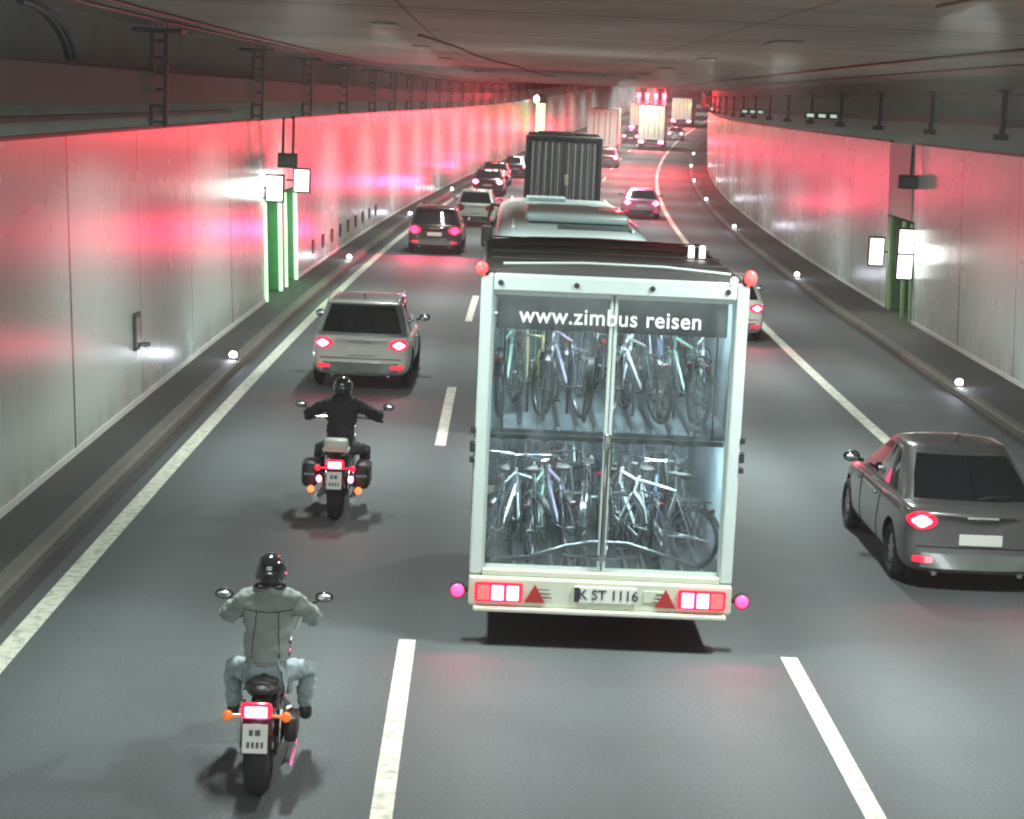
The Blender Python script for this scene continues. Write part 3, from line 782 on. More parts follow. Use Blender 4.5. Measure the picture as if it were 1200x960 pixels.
place(c5, 47.2+2.1, 5.35, 0)
c6 = car('car', 'bright pink lit saloon alone in the lane beside solid white line', 'car', 4.5, 1.84, 1.42, 'sedan', 'car_red_lit', 0, 'pink', zbelt=.95, group='cars in the tunnel lanes')
place(c6, 97+2.2, 5.25, 0)
pm('lamp_far', (.8, .2, .4), .2, emit=(1, .14, .28), es=12)
def far_car(label, s, t, paint, lit, style='hatch', src=None):
    r = car('car', label, 'car', 4.2, 1.8, 1.5, style, paint, 0, lit, group='cars in the tunnel lanes', detail=False)
    place(r, s, t); return r
c7 = far_car('distant red glowing car, nearest of cluster beyond the cream car', 114, -3.0, 'car_brown', 'far')
c8 = far_car('dark roofed distant car beside the left edge of dark truck', 139, -2.9, 'car_black', 'far')
c9 = far_car('small distant car with magenta lamps right of the dark truck', 163, 2.6, 'car_silver', 'far', 'sedan')
c10 = far_car('distant orange lit car in the left lane touching the kerb side', 126, -3.4, 'car_brown', 'orange')
c13 = far_car('distant car at the right foot of the pale lorry', 215, 2.2, 'car_brown', 'far')
c14 = far_car('small far car in left lane beyond the dark roofed one', 158, -2.6, 'car_silver', 'far')
c15 = far_car('last small car in left lane before the yellow green post', 182, -2.9, 'car_white', 'far')
c11 = far_car('farthest magenta lit car beside solid line under red signals', 228, 6.3, 'car_silver', 'far', 'sedan')
for c_, P in ((c14, 120), (c1, 25), (c2, 25), (c3, 420), (c5, 60), (c6, 110), (c7, 500), (c8, 250), (c9, 80)):
    for sx in (-1, 1): red_spot(c_, (sx*.68, -2.35, .86), P, col=(1, .03, .12))

# ------------------------------------------------------------------ COACH
def wheel(par, x, y, r, wd, n=28):
    b_ = MB(); b_.torus((x, y, r), r-.13, .13, n=n, m=10, sx=wd/.26); t_ = b_.build('wheel', 'rubber', par, 'all')
    b_ = MB(); b_.cyl((x-wd*.42, y, r), (x+wd*.42, y, r), r-.22, 20); b_.build('rim', 'rim', t_, True)
co_ = empty('coach', 'long pale teal touring coach ahead of the bicycle trailer', 'coach')
def rr(w, z0, z1, rc, rb=.08, n=6):
    pts = []
    for i in range(n+1): a = PI/2*i/n; pts.append((w-rc+rc*math.cos(a), z1-rc*.55+rc*.55*math.sin(a)))
    for i in range(n+1): a = PI/2+PI/2*i/n; pts.append((-w+rc+rc*math.cos(a), z1-rc*.55+rc*.55*math.sin(a)))
    pts += [(-w, z0+rb), (-w+rb, z0), (w-rb, z0), (w, z0+rb)]
    return pts
R = []
for (y, w, z1) in ((0, 1.16, 3.05), (.12, 1.22, 3.20), (.5, 1.26, 3.32), (3, 1.27, 3.40), (8, 1.27, 3.42), (11.0, 1.24, 3.36), (11.9, 1.1, 3.22), (12.35, .9, 2.95)):
    R.append([Vector((x, y+(0 if z > 1.2 else 0), z)) for x, z in rr(w, .35, z1, .42)])
MB().rings(R).build('body', 'coach_paint', co_, True)
for sx in (-1, 1):
    b_ = MB()
    b_.box((sx*1.275, 6.0, 2.15), (.02, 10.6, 1.05), bev=.008); wn = b_.build('side_window', 'glass_dark', co_)
    b_ = MB()
    for k in range(7): b_.box((sx*1.288, 1.8+k*1.45, 2.15), (.012, .06, 1.03))
    build_split(b_, 'all', 'window_bar', 'black', wn)
MB().box((0, -.012, 2.35), (1.9, .03, .85), bev=.01).build('rear_window', 'glass_dark', co_)
MB().box((0, -.012, 1.2), (1.9, .03, 1.1), bev=.01).build('engine_cover', 'coach_dark', co_)
MB().box((0, -.05, .5), (2.4, .14, .25), bev=.04).build('bumper', 'coach_dark', co_)
for sx in (-1, 1): MB().box((sx*1.1, -.02, 1.1), (.16, .06, .55), bev=.02).build('tail_light', 'lamp_magenta', co_)
MB().box((.1, 3.3, 3.47), (1.75, 2.8, .16), bev=.09, seg=3).build('air_conditioner', 'coach_paint', co_, True)
for (y, x, w_) in ((6.6, .0, 1.0), (1.2, .35, 1.2)): MB().box((x, y, 3.43 if y > 3 else 3.36), (w_, .34, .06), bev=.02).build('roof_hatch', 'coach_dark', co_)
MB().box((-.3, 9.2, 3.44), (.8, .8, .09), bev=.03).build('roof_hatch', 'coach_paint', co_, True)
for sx in (-1, 1):
    MB().tube([(sx*.98, y, 3.36) for y in (.8, 4, 8, 11)], .03, 6).build('roof_rail', 'aluminium', co_, True)
    b_ = MB(); b_.tube([(sx*1.1, 12.1, 3.1), (sx*1.42, 12.7, 3.1), (sx*1.5, 12.75, 2.7)], .035, 8); b_.box((sx*1.5, 12.75, 2.4), (.26, .14, .5), bev=.05); b_.build('mirror', 'black', co_)
    for y in (2.6, 3.9, 9.9): wheel(co_, sx*1.08, y, .5, .3)
b_ = MB(); b_.ball((1.0, .0, 3.06), (.05, .06, .05)); b_.build('marker_lamp', 'lamp_white', co_, True)
b_ = MB(); b_.tube([(1.10, .1, 3.08), (1.24, .6, 3.08), (1.275, 1.8, 3.08)], .03, 6); b_.build('pink_streak', 'lamp_pink', co_, True)  # pinkish light streak beside the marker lamp, shaped as a glowing tube
place(co_, 32.2, 1.2)

# ------------------------------------------------------------------ TRUCKS
def truck(name, label, W_, H_, L_, box, style):
    r = empty(name, label, 'truck')
    w = W_/2; zf = 1.05
    b_ = MB(); b_.box((0, L_/2+.04, (zf+H_)/2), (W_, L_, H_-zf), bev=.04); b_.build('cargo_box', box, r)
    b_ = MB()
    for sx in (-1, 1): b_.box((sx*(w-.07), -.0, (zf+H_)/2), (.14, .10, H_-zf), bev=.02)
    b_.box((0, -.0, H_-.07), (W_-.284, .10, .14), bev=.02); b_.box((0, -.0, zf+.08), (W_-.284, .10, .16), bev=.02)
    b_.build('rear_frame', 'coach_dark' if style == 'dark' else 'aluminium', r)
    for sx in (-1, 1):
        d = MB().box((sx*(w-.15)/2, .01, (zf+H_)/2+.01), (w-.165, .06, H_-zf-.33), bev=.01).build('door', 'curtain_dark' if style == 'dark' else box, r)
        b_ = MB()
        for x in (.25, .62, .85) if style == 'dark' else (.3, .7): b_.cyl((sx*x, -.035, zf+.2), (sx*x, -.035, H_-.2), .025, 8)
        build_split(b_, 'all', 'lock_rod', 'steel' if style == 'dark' else 'dark_steel', d, True)
        if style == 'dark':
            b_ = MB()
            for i in range(5): b_.box((sx*(.16+.21*i), -.025, (zf+H_)/2), (.035, .02, H_-zf-.4))
            build_split(b_, 'all', 'door_rib', 'truck_white' if False else 'steel', d)
    if style == 'dark':
        b_ = MB(); b_.box((.12, -.06, 2.9), (.12, .05, .34), bev=.02); b_.build('door_lamp', 'truck_cream', r)
    b_ = MB(); b_.box((0, .06, .62), (W_-.1, .12, .2), bev=.02); b_.build('bumper', 'dark_steel', r)
    b_ = MB(); b_.box((0, L_/2+.3, .88), (.9, L_+.6, .22)); b_.build('chassis', 'dark_steel', r)
    for sx in (-1, 1):
        MB().box((sx*(w-.28), -.02, .84), (.50, .08, .26), bev=.03).build('tail_light', 'lamp_far', r)
        for y in (1.3, 2.6, L_-.6+1.6): wheel(r, sx*(w-.18), y, .5, .3, 20)
    b_ = MB()
    b_.prism([(L_+.25, .5), (L_+2.35, .5), (L_+2.4, 1.6), (L_+2.2, 2.9), (L_+1.9, 3.15), (L_+.25, 3.15)], -w+.04, w-.04, 'X'); b_.build('cab', box, r)
    b_ = MB(); b_.box((0, .6, H_+.015), (W_-.3, .1, .02)); b_.build('roof_seam', 'dark_steel', r)
    b_ = MB()
    b_.box((-.3, L_*.4, H_+.05), (1.2, 2., .1), bev=.03); b_.build('roof_panel', 'coach_dark' if style == 'dark' else box, r)
    return r
t1 = truck('truck', 'dark box truck with vertical striped rear doors ahead of coach', 2.5, 4.3, 7.5, 'curtain_dark', 'dark'); place(t1, 66, 1.55)
t2 = truck('truck', 'distant pale green white lorry beyond the dark truck', 2.5, 4.25, 8, 'truck_white', 'white'); place(t2, 178, 1.3)
t3 = truck('truck', 'distant cream lit lorry with two brake lamps under red signals', 2.5, 4.3, 8, 'truck_cream', 'white'); place(t3, 200, 4.9)
t4 = truck('truck', 'distant orange glowing lorry between pale lorry and cream lorry', 2.5, 3.6, 7, 'truck_cream', 'white'); place(t4, 238, 1.6)
t5 = truck('truck', 'farthest yellowish lorry close to the bend of solid line', 2.5, 3.7, 7, 'truck_cream', 'white'); place(t5, 262, 4.9)
for c_, P in ((t1, 60), (t2, 200), (t3, 700), (t4, 1500), (t5, 1200)):
    for sx in (-1, 1): red_spot(c_, (sx*1.0, -.2, .84), P)
for c_ in (t3, t4, t5):
    for sx in (-1, 1):
        L = bpy.data.lights.new('marker', 'POINT'); L.energy = 14; L.color = (1, .3, .05) if sx < 0 else (1, .75, .3); L.shadow_soft_size = .1
        lo = bpy.data.objects.new('marker_glow', L); COL.objects.link(lo); lo.parent = c_; lo.location = (sx*1.0, -.8, 2.9)
        MB().box((sx*1.05, -.09, 3.2), (.16, .07, .16), bev=.02).build('marker_light', 'lamp_orange', c_)

# ------------------------------------------------------------------ BICYCLE TRAILER
TR = empty('bicycle_trailer', 'tall glazed trailer with two decks of bicycles behind coach', 'trailer')
TW, TH, TL_ = 2.62, 3.72, 4.5; w = TW/2; zb = .42
fr = MB()
for sx in (-1, 1): fr.box((sx*(w-.0625), .05, (zb+.30+TH)/2), (.125, .14, TH-zb-.30), bev=.02)
build_split(fr, 'x', 'rear_post', 'aluminium', TR)
hb = MB().box((0, .048, TH-.085), (TW-.252, .15, .17), bev=.02).build('top_beam', 'aluminium', TR)
b_ = MB()
for x in (-1.12, -.38, .36, 1.1): b_.cyl((x, -.04, TH-.085), (x, -.02, TH-.085), .028, 10)
build_split(b_, 'all', 'bolt', 'black', hb)
bb = MB().box((0, .03, zb+.14), (TW, .2, .30), bev=.025).build('light_beam', 'alu_cream', TR)
MB().box((0, .04, zb+.325), (TW-.252, .14, .07), bev=.015).build('sill_rail', 'alu_cream', TR)
MB().box((0, -.01, zb-.03), (TW-.1, .24, .05), bev=.015).build('step_edge', 'alu_cream', bb)
for sx in (-1, 1):
    tl = MB().box((sx*(w-.30), -.085, zb+.14), (.48, .05, .20), bev=.02).build('tail_light', 'red_lens', bb)
    for k, (dx, mt) in enumerate(((-.14, 'lamp_pink'), (0.01, 'lamp_pink'), (.15, 'lamp_hot'))):
        MB().box((sx*(w-.30+dx), -.115, zb+.14), (.12, .02, .15), bev=.01).build('bulb', mt, tl)
    xt = sx*(w-.66)
    MB().prism([(xt-.10, zb+.05), (xt+.10, zb+.05), (xt, zb+.235)], -.10, -.072, 'Y').build('warning_triangle', 'red_plastic', bb)
    # outrigger lamps at the lower corners, clearance lamps at the upper corners
    b_ = MB(); b_.cyl((sx*(w-.02), .0, zb+.14), (sx*(w+.10), 0, zb+.13), .03, 8); a_ = b_.build('lamp_arm', 'black', TR)
    MB().cyl((sx*(w+.11), .05, zb+.13), (sx*(w+.11), -.035, zb+.13), .078, 20).build('lamp_housing', 'rubber', a_, True); MB().ball((sx*(w+.11), -.035, zb+.13), (.066, .03, .066)).build('side_lamp', 'lamp_magenta', a_, True)
    b_ = MB(); b_.cyl((sx*(w-.06), .0, TH-.02), (sx*(w-.0), 0, TH+.06), .025, 8); a_ = b_.build('lamp_arm', 'black', TR)
    MB().ball((sx*(w-.0), -.02, TH+.05 if sx < 0 else TH+.06), (.062, .04, .064 if sx < 0 else .075)).build('clearance_lamp', 'lamp_hot', a_, True); MB().cyl((sx*w, .05, TH+.05), (sx*w, .0, TH+.05), .07, 16).build('lamp_housing', 'rubber', a_, True)
    red_spot(TR, (sx*(w+.12), -.14, zb+.13), 26, col=(1, .02, .2)); red_spot(TR, (sx*w, -.14, TH+.05), 30, col=(1, .08, .05))
    b_ = MB(); b_.box((sx*(w+.02), .02, 2.0), (.05, .10, .10), bev=.01); b_.box((sx*(w+.02), .02, 2.17), (.05, .10, .06), bev=.01); b_.box((sx*(w+.02), .02, 1.87), (.05, .1, .05), bev=.01); build_split(b_, 'all', 'hinge', 'black', TR)
MB().ball((w-.16, -.03, TH+.03), (.035, .03, .035)).build('marker_lamp', 'lamp_white', TR, True)
# plates and lettering on the beam
pl = MB().box((.05, -.085, zb+.15), (.62, .02, .17), bev=.01).build('number_plate', 'plate_white', bb); 
plate_text(pl, (.08, -.098, zb+.15), .14, 'K ST 1116')
MB().box((-.235, -.099, zb+.15), (.05, .006, .15)).build('plate_band', 'ink', pl)
pl = MB().box((.55, -.075, zb+.15), (.24, .01, .12), bev=.004).build('notice', 'alu_cream', bb)
for xx in (-.58, .62):
    b_ = MB()
    for k in range(3): b_.box((xx, -.082, zb+.10+k*.04), (.2-.03*k, .004, .008))
    build_split(b_, 'all', 'notice_line', 'dark_steel', bb)
# glazed doors
zg0, zg1 = zb+.36, TH-.17
for sx in (-1, 1):
    d = empty('d', None, None); bpy.data.objects.remove(d)
    pane = MB().box((sx*(w-.125)/2, .06, (zg0+zg1)/2), (w-.125-.03, .012, zg1-zg0-.02)).build('glass_door', 'clear_glass', TR)
    b_ = MB()
    xo, xi = sx*(w-.137), sx*.022
    b_.box((xi, .055, (zg0+zg1)/2), (.035, .05, zg1-zg0), bev=.008)
    b_.box((xo, .055, (zg0+zg1)/2), (.02, .05, zg1-zg0))
    b_.box(((xo+xi)/2, .055, zg0+.02), (abs(xo-xi)-.03, .045, .035)); b_.box(((xo+xi)/2, .055, zg1-.02), (abs(xo-xi)-.03, .045, .035))
    b_.build('door_frame', 'aluminium' , pane)
b_ = MB(); b_.tube([(.0, -.01, .95), (.0, -.015, 2.05), (.0, -.01, 2.1)], .022, 8); b_.box((0, -.005, 2.1), (.07, .05, .16), bev=.015); b_.box((0, -.005, .93), (.1, .05, .06), bev=.01)
b_.tube([(.04, -.01, 1.75), (.04, -.015, 2.05)], .012, 6)
b_.build('lock_rod', 'chrome', TR)
text_mesh('www.zimbus reisen', .225, 'letter_white', 'lettering', TR, (-.03, .012, 3.32), bold=.0025, sx=.95, space=1.06)
# shell: side walls with window bands, roof, floor, middle deck, front wall
for sx in (-1, 1):
    sd = MB().box((sx*(w-.02), TL_/2+.13, (zb+.3+TH)/2), (.04, TL_, TH-zb-.3), bev=.01).build('side_wall', 'trailer_inner', TR)
    for zz in (1.55, 2.85):
        MB().box((sx*(w+.004), TL_/2+.1, zz), (.012, TL_-1.0, .75), bev=.004).build('side_window', 'glass_dark', sd)
MB().box((0, TL_+.11, (zb+.3+TH)/2), (TW-.09, .04, TH-zb-.34)).build('front_wall', 'trailer_inner', TR)
R = []
for y in (.13, .3, TL_-.2, TL_+.1, TL_+.16):
    k = 1 if y < TL_ else (.99 if y < TL_+.12 else .95)
    R.append([Vector((x*w*.995*k, y, TH+.002+z)) for x, z in ((-1, -.05), (-.97, .02), (-.6, .065), (0, .08), (.6, .065), (.97, .02), (1, -.05), (.9, -.07), (-.9, -.07))])
rf = MB().rings(R).build('roof', 'trailer_roof', TR, True)
b_ = MB()
for y in (.9, 1.9, 3.0, 4.1): b_.box((0, y, TH+.086), (TW*.93, .05, .016), bev=.005)
build_split(b_, 'all', 'roof_rib', 'trailer_roof', rf)
b_ = MB(); b_.tube([(-1.1, .35, TH+.07), (-.3, .42, TH+.10), (.5, .35, TH+.10), (1.15, .3, TH+.06)], .018, 6); b_.build('roof_cable', 'aluminium', rf)
for x in (w-.36, w-.24): MB().box((x, 2.35, TH+.12), (.06, .06, .15), bev=.015).build('roof_marker', 'lamp_white', rf)
MB().box((0, TL_/2+.1, zb+.19), (TW-.09, TL_-.1, .08)).build('floor', 'trailer_floor', TR)
MB().box((0, TL_/2+.28, 2.10), (TW-.09, TL_-.4, .045)).build('deck', 'trailer_inner', TR)
MB().box((0, .14, 2.10), (TW-.30, .05, .05), bev=.01).build('deck_edge', 'dark_steel', TR)
b_ = MB()
for z in (zb+.3, 2.17):
    for k in range(12): b_.box((-1.05+k*.19, 1.9, z+.0), (.035, 3.2, .05))
build_split(b_, 'all', 'wheel_channel', 'steel', TR)
b_ = MB()
for sx in (-1, 1):
    b_.tube([(sx*1.05, .22, 2.12), (sx*1.05, .22, 3.4)], .012, 6)
    for x in (.35, .78): b_.tube([(sx*x, 1.6, .7), (sx*x, 1.6, 3.5)], .018, 6)
build_split(b_, 'all', 'rack_post', 'dark_steel', TR)
MB().box((0, .22, 3.36), (TW-.34, .02, .40), bev=.004).build('dark_backing', 'backing_brown', TR)  # added dark strip for the dark upper interior, keeps the lettering legible
# curved loading rail and small step frame inside the doors
MB().tube([(-1.1, .17, .82), (-.7, .16, .88), (-.35, .15, 1.0), (-.1, .15, 1.05), (.25, .15, 1.05), (.5, .15, .98), (.85, .16, .88)], .024, 8).build('loading_rail', 'steel', TR, True)
MB().tube([(-.4, .16, .78), (-.38, .15, .92), (0, .15, .9), (.36, .15, .92), (.38, .16, .78)], .014, 6).build('step_frame', 'chrome', TR, True)
for (z, P) in ((2.04, 42), (3.15, 42)):  # added fill light for the bicycles, each with a made-up glowing strip
    tb = MB().box((0, 1.2, z if z < 3 else 3.62), (1.9, .06, .03), bev=.01).build('interior_fill', 'fill_strip', TR)
    L = bpy.data.lights.new('tube', 'AREA'); L.shape = 'RECTANGLE'; L.size = 1.9; L.size_y = .2; L.energy = P; L.color = (.80, .95, 1)
    lo = bpy.data.objects.new('fill_glow', L); COL.objects.link(lo); lo.parent = tb; lo.location = (0, 1.0, (z if z < 3 else 3.62)-.03); lo.rotation_euler = (R_(20), 0, 0)
for sx in (-1, 1):
    for y in (2.2, 3.1): wheel(TR, sx*1.05, y, .38, .24, 24)
MB().box((0, 2.4, .34), (1.5, 4.0, .14)).build('chassis', 'dark_steel', TR)
b_ = MB(); b_.box((0, .45, .34), (1.9, .08, .2), bev=.02); b_.build('under_bumper', 'dark_steel', TR)
b_ = MB(); b_.tube([(-.5, 4.6, .5), (0, 6.6, .5), (.5, 4.6, .5)], .05, 8); b_.build('drawbar', 'dark_steel', TR)
place(TR, 19.6, 1.11, -.004)

# bicycles
def bike(label, colour):
    r = empty('bicycle', label, 'bicycle', 'bicycles racked inside the trailer')
    rw = .34; A = Vector((0, -.5, rw)); Bp = Vector((0, .53, rw)); BB = Vector((0, -.06, .29)); ST = Vector((0, -.22, .80)); HT = Vector((0, .33, .84)); HB = Vector((0, .37, .70))
    b_ = MB()
    for a, c, q in ((BB, ST, .017), (ST, HT, .016), (BB, HB, .020), (HT+Vector((0, -.015, .05)), HB, .019)): b_.cyl(a, c, q, 8)
    for x in (-.055, .055):
        b_.cyl(A+Vector((x, 0, 0)), BB+Vector((x*.5, 0, 0)), .010, 6); b_.cyl(A+Vector((x, 0, 0)), ST+Vector((x*.25, 0, -.03)), .009, 6)
        b_.tube([HB+Vector((x*.7, .005, -.01)), HB+Vector((x, .05, -.12)), Bp+Vector((x, 0, 0))], .012, 6)
    b_.build('frame', colour, r, True)
    for c in (A, Bp):
        b_ = MB(); b_.torus(c, rw-.022, .022, n=32, m=6); t_ = b_.build('wheel', 'bike_tyre' if colour in ('bk_silver', 'bk_violet', 'bk_white', 'bk_green') else 'rubber', r, 'all')
        b_ = MB(); b_.torus(c, rw-.05, .012, n=32, m=5)
        for k in range(14):
            a = 2*PI*k/14; b_.cyl(c+Vector((.02*(-1)**k, 0, 0)), c+Vector((0, math.cos(a)*(rw-.05), math.sin(a)*(rw-.05))), .0035, 4, cap=False)
        b_.cyl(c+Vector((-.045, 0, 0)), c+Vector((.045, 0, 0)), .022, 8); b_.build('rim', 'steel', t_, True)
        b_ = MB()
        n = 12; rows = []
        for i in range(n+1):
            a = (PI*.15+PI*.9*i/n) if c is A else (PI*.25+PI*.6*i/n)
            rows.append([c+Vector((x, -math.cos(a)*-(rw+.03)*(-1 if c is A else -1), math.sin(a)*(rw+.03)+dz)) for x, dz in ((-.03, -.012), (0, 0), (.03, -.012), (0, -.006))])
        b_.rings(rows); b_.build('mudguard', 'black' if colour != 'bk_silver' else 'steel', r, True)
    b_ = MB(); b_.cyl(HT, HT+Vector((0, -.02, .2)), .014, 8); b_.tube([(-.30, .18, 1.06), (-.2, .27, 1.05), (-.08, .33, 1.04), (.08, .33, 1.04), (.2, .27, 1.05), (.30, .18, 1.06)], .012, 6)
    h_ = b_.build('handlebar', 'chrome', r, True)
    b_ = MB(); b_.cyl((-.31, .10, 1.06), (-.295, .20, 1.06), .018, 8); b_.cyl((.31, .10, 1.06), (.295, .20, 1.06), .018, 8); build_split(b_, 'x', 'grip', 'black', h_, True)
    b_ = MB(); b_.cyl(ST, ST+Vector((0, -.05, .16)), .013, 8); b_.build('seat_post', 'steel', r, True)
    b_ = MB(); b_.ball((0, -.31, .985), (.085, .10, .035)); b_.ball((0, -.20, .985), (.04, .14, .028)); b_.build('saddle', 'leather', r, True)
    b_ = MB(); b_.cyl((-.05, -.06, .29), (.07, -.06, .29), .022, 10); b_.torus((.06, -.06, .29), .09, .006, n=20, m=4); b_.cyl((.065, -.06, .29), (.07, -.19, .19), .009, 6); b_.cyl((-.05, -.06, .29), (-.07, .07, .39), .009, 6)
    b_.box((.11, -.19, .19), (.09, .05, .02)); b_.box((-.11, .07, .39), (.09, .05, .02)); b_.build('crankset', 'dark_steel', r)
    b_ = MB()
    for x in (-.05, .05): b_.tube([(x, -.28, .74), (x, -.66, .74)], .007, 5)
    for y in (-.36, -.48, -.60): b_.cyl((-.05, y, .74), (.05, y, .74), .006, 5)
    for x in (-.055, .055): b_.cyl((x, -.5, .36), (x, -.58, .74), .006, 5)
    b_.build('rack', 'black', r, True)
    b_ = MB(); b_.box((0, -.72, .66), (.07, .03, .05), bev=.01); b_.build('rear_light', 'red_plastic', r)
    return r
pm('bk_silver', (.60, .63, .66), .3, .6); pm('bk_blue', (.20, .27, .42), .3, .2); pm('bk_green', (.20, .34, .28), .3, .2); pm('bk_red', (.36, .14, .13), .3, .1); pm('bk_yellow', (.44, .42, .20), .35, 0); pm('bk_violet', (.33, .30, .42), .35, .1)
pm('bk_white', (.72, .76, .76), .35, 0); pm('bk_black', (.03, .03, .035), .35, .1)
cols = ['silver', 'white', 'green', 'violet', 'silver', 'black', 'white', 'blue', 'red', 'green', 'yellow', 'silver', 'violet', 'black', 'white', 'silver', 'blue', 'green', 'white', 'red']
protos = {}
mTR = Matrix.Translation(TR.location) @ TR.rotation_euler.to_matrix().to_4x4()
def put_bike(col, x, y, z, yaw, lean, label):
    if col not in protos: r = protos[col] = bike(label, 'bk_'+col)
    else: r = copy_tree(protos[col])
    r['label'] = label
    mw = mTR @ Matrix.Translation((x, y, z)) @ Euler((0, lean, yaw)).to_matrix().to_4x4()
    r.location = mw.to_translation(); r.rotation_euler = mw.to_euler(); r.scale = (.95, .95, .95)
k = 0
for d, (z, nm) in enumerate(((zb+.30, 'lower'), (2.20, 'upper'))):
    for i in range(9):
        col = cols[(k*3+5*d+2) % len(cols)]; k += 1
        put_bike(col, -.92+i*.23, 3.05+.2*(i % 2), z, random.uniform(-.25, .25)+(PI if i % 2 else 0), random.uniform(-.06, .06),
                 '%s bicycle in the far row of the %s deck, number %s from the left' % (col, nm, ['one', 'two', 'three', 'four', 'five', 'six', 'seven', 'eight', 'nine'][i]))
k = 0
nth = ['leftmost', 'second from left', 'third from left', 'fourth from left', 'fifth from left', 'sixth from left', 'seventh from left', 'eighth from left', 'ninth from left', 'rightmost']
xs = [-1.0, -.80, -.60, -.38, -.17, .17, .40, .62, .82, 1.02]
for d, (z, nm) in enumerate(((zb+.30, 'lower'), (2.20, 'upper'))):
    for i, x in enumerate(xs):
        if nm == 'lower' and i == 8: 
            put_bike('white', .62, .95, z, .80, .05, 'white bicycle turned broadside on the lower deck of the trailer'); k += 1; continue
        if nm == 'lower' and i == 9: continue
        yaw = (.22 if x < 0 else -.22)*(.5+random.random())*(1 if i % 2 else -1)+.05
        col = cols[k % len(cols)]; k += 1
        adj = {'silver': 'silver', 'white': 'white', 'green': 'green', 'violet': 'violet', 'black': 'black', 'blue': 'blue', 'red': 'red', 'yellow': 'yellow'}[col]
        put_bike(col, x, 1.05+.22*(i % 2)+random.uniform(-.04, .04)+(.35 if nm == 'lower' and i > 5 else 0), z, yaw+(PI if i % 3 == 1 else 0), random.uniform(-.09, .09),
                 '%s bicycle, %s on the %s deck of the trailer' % (adj, nth[i], nm))

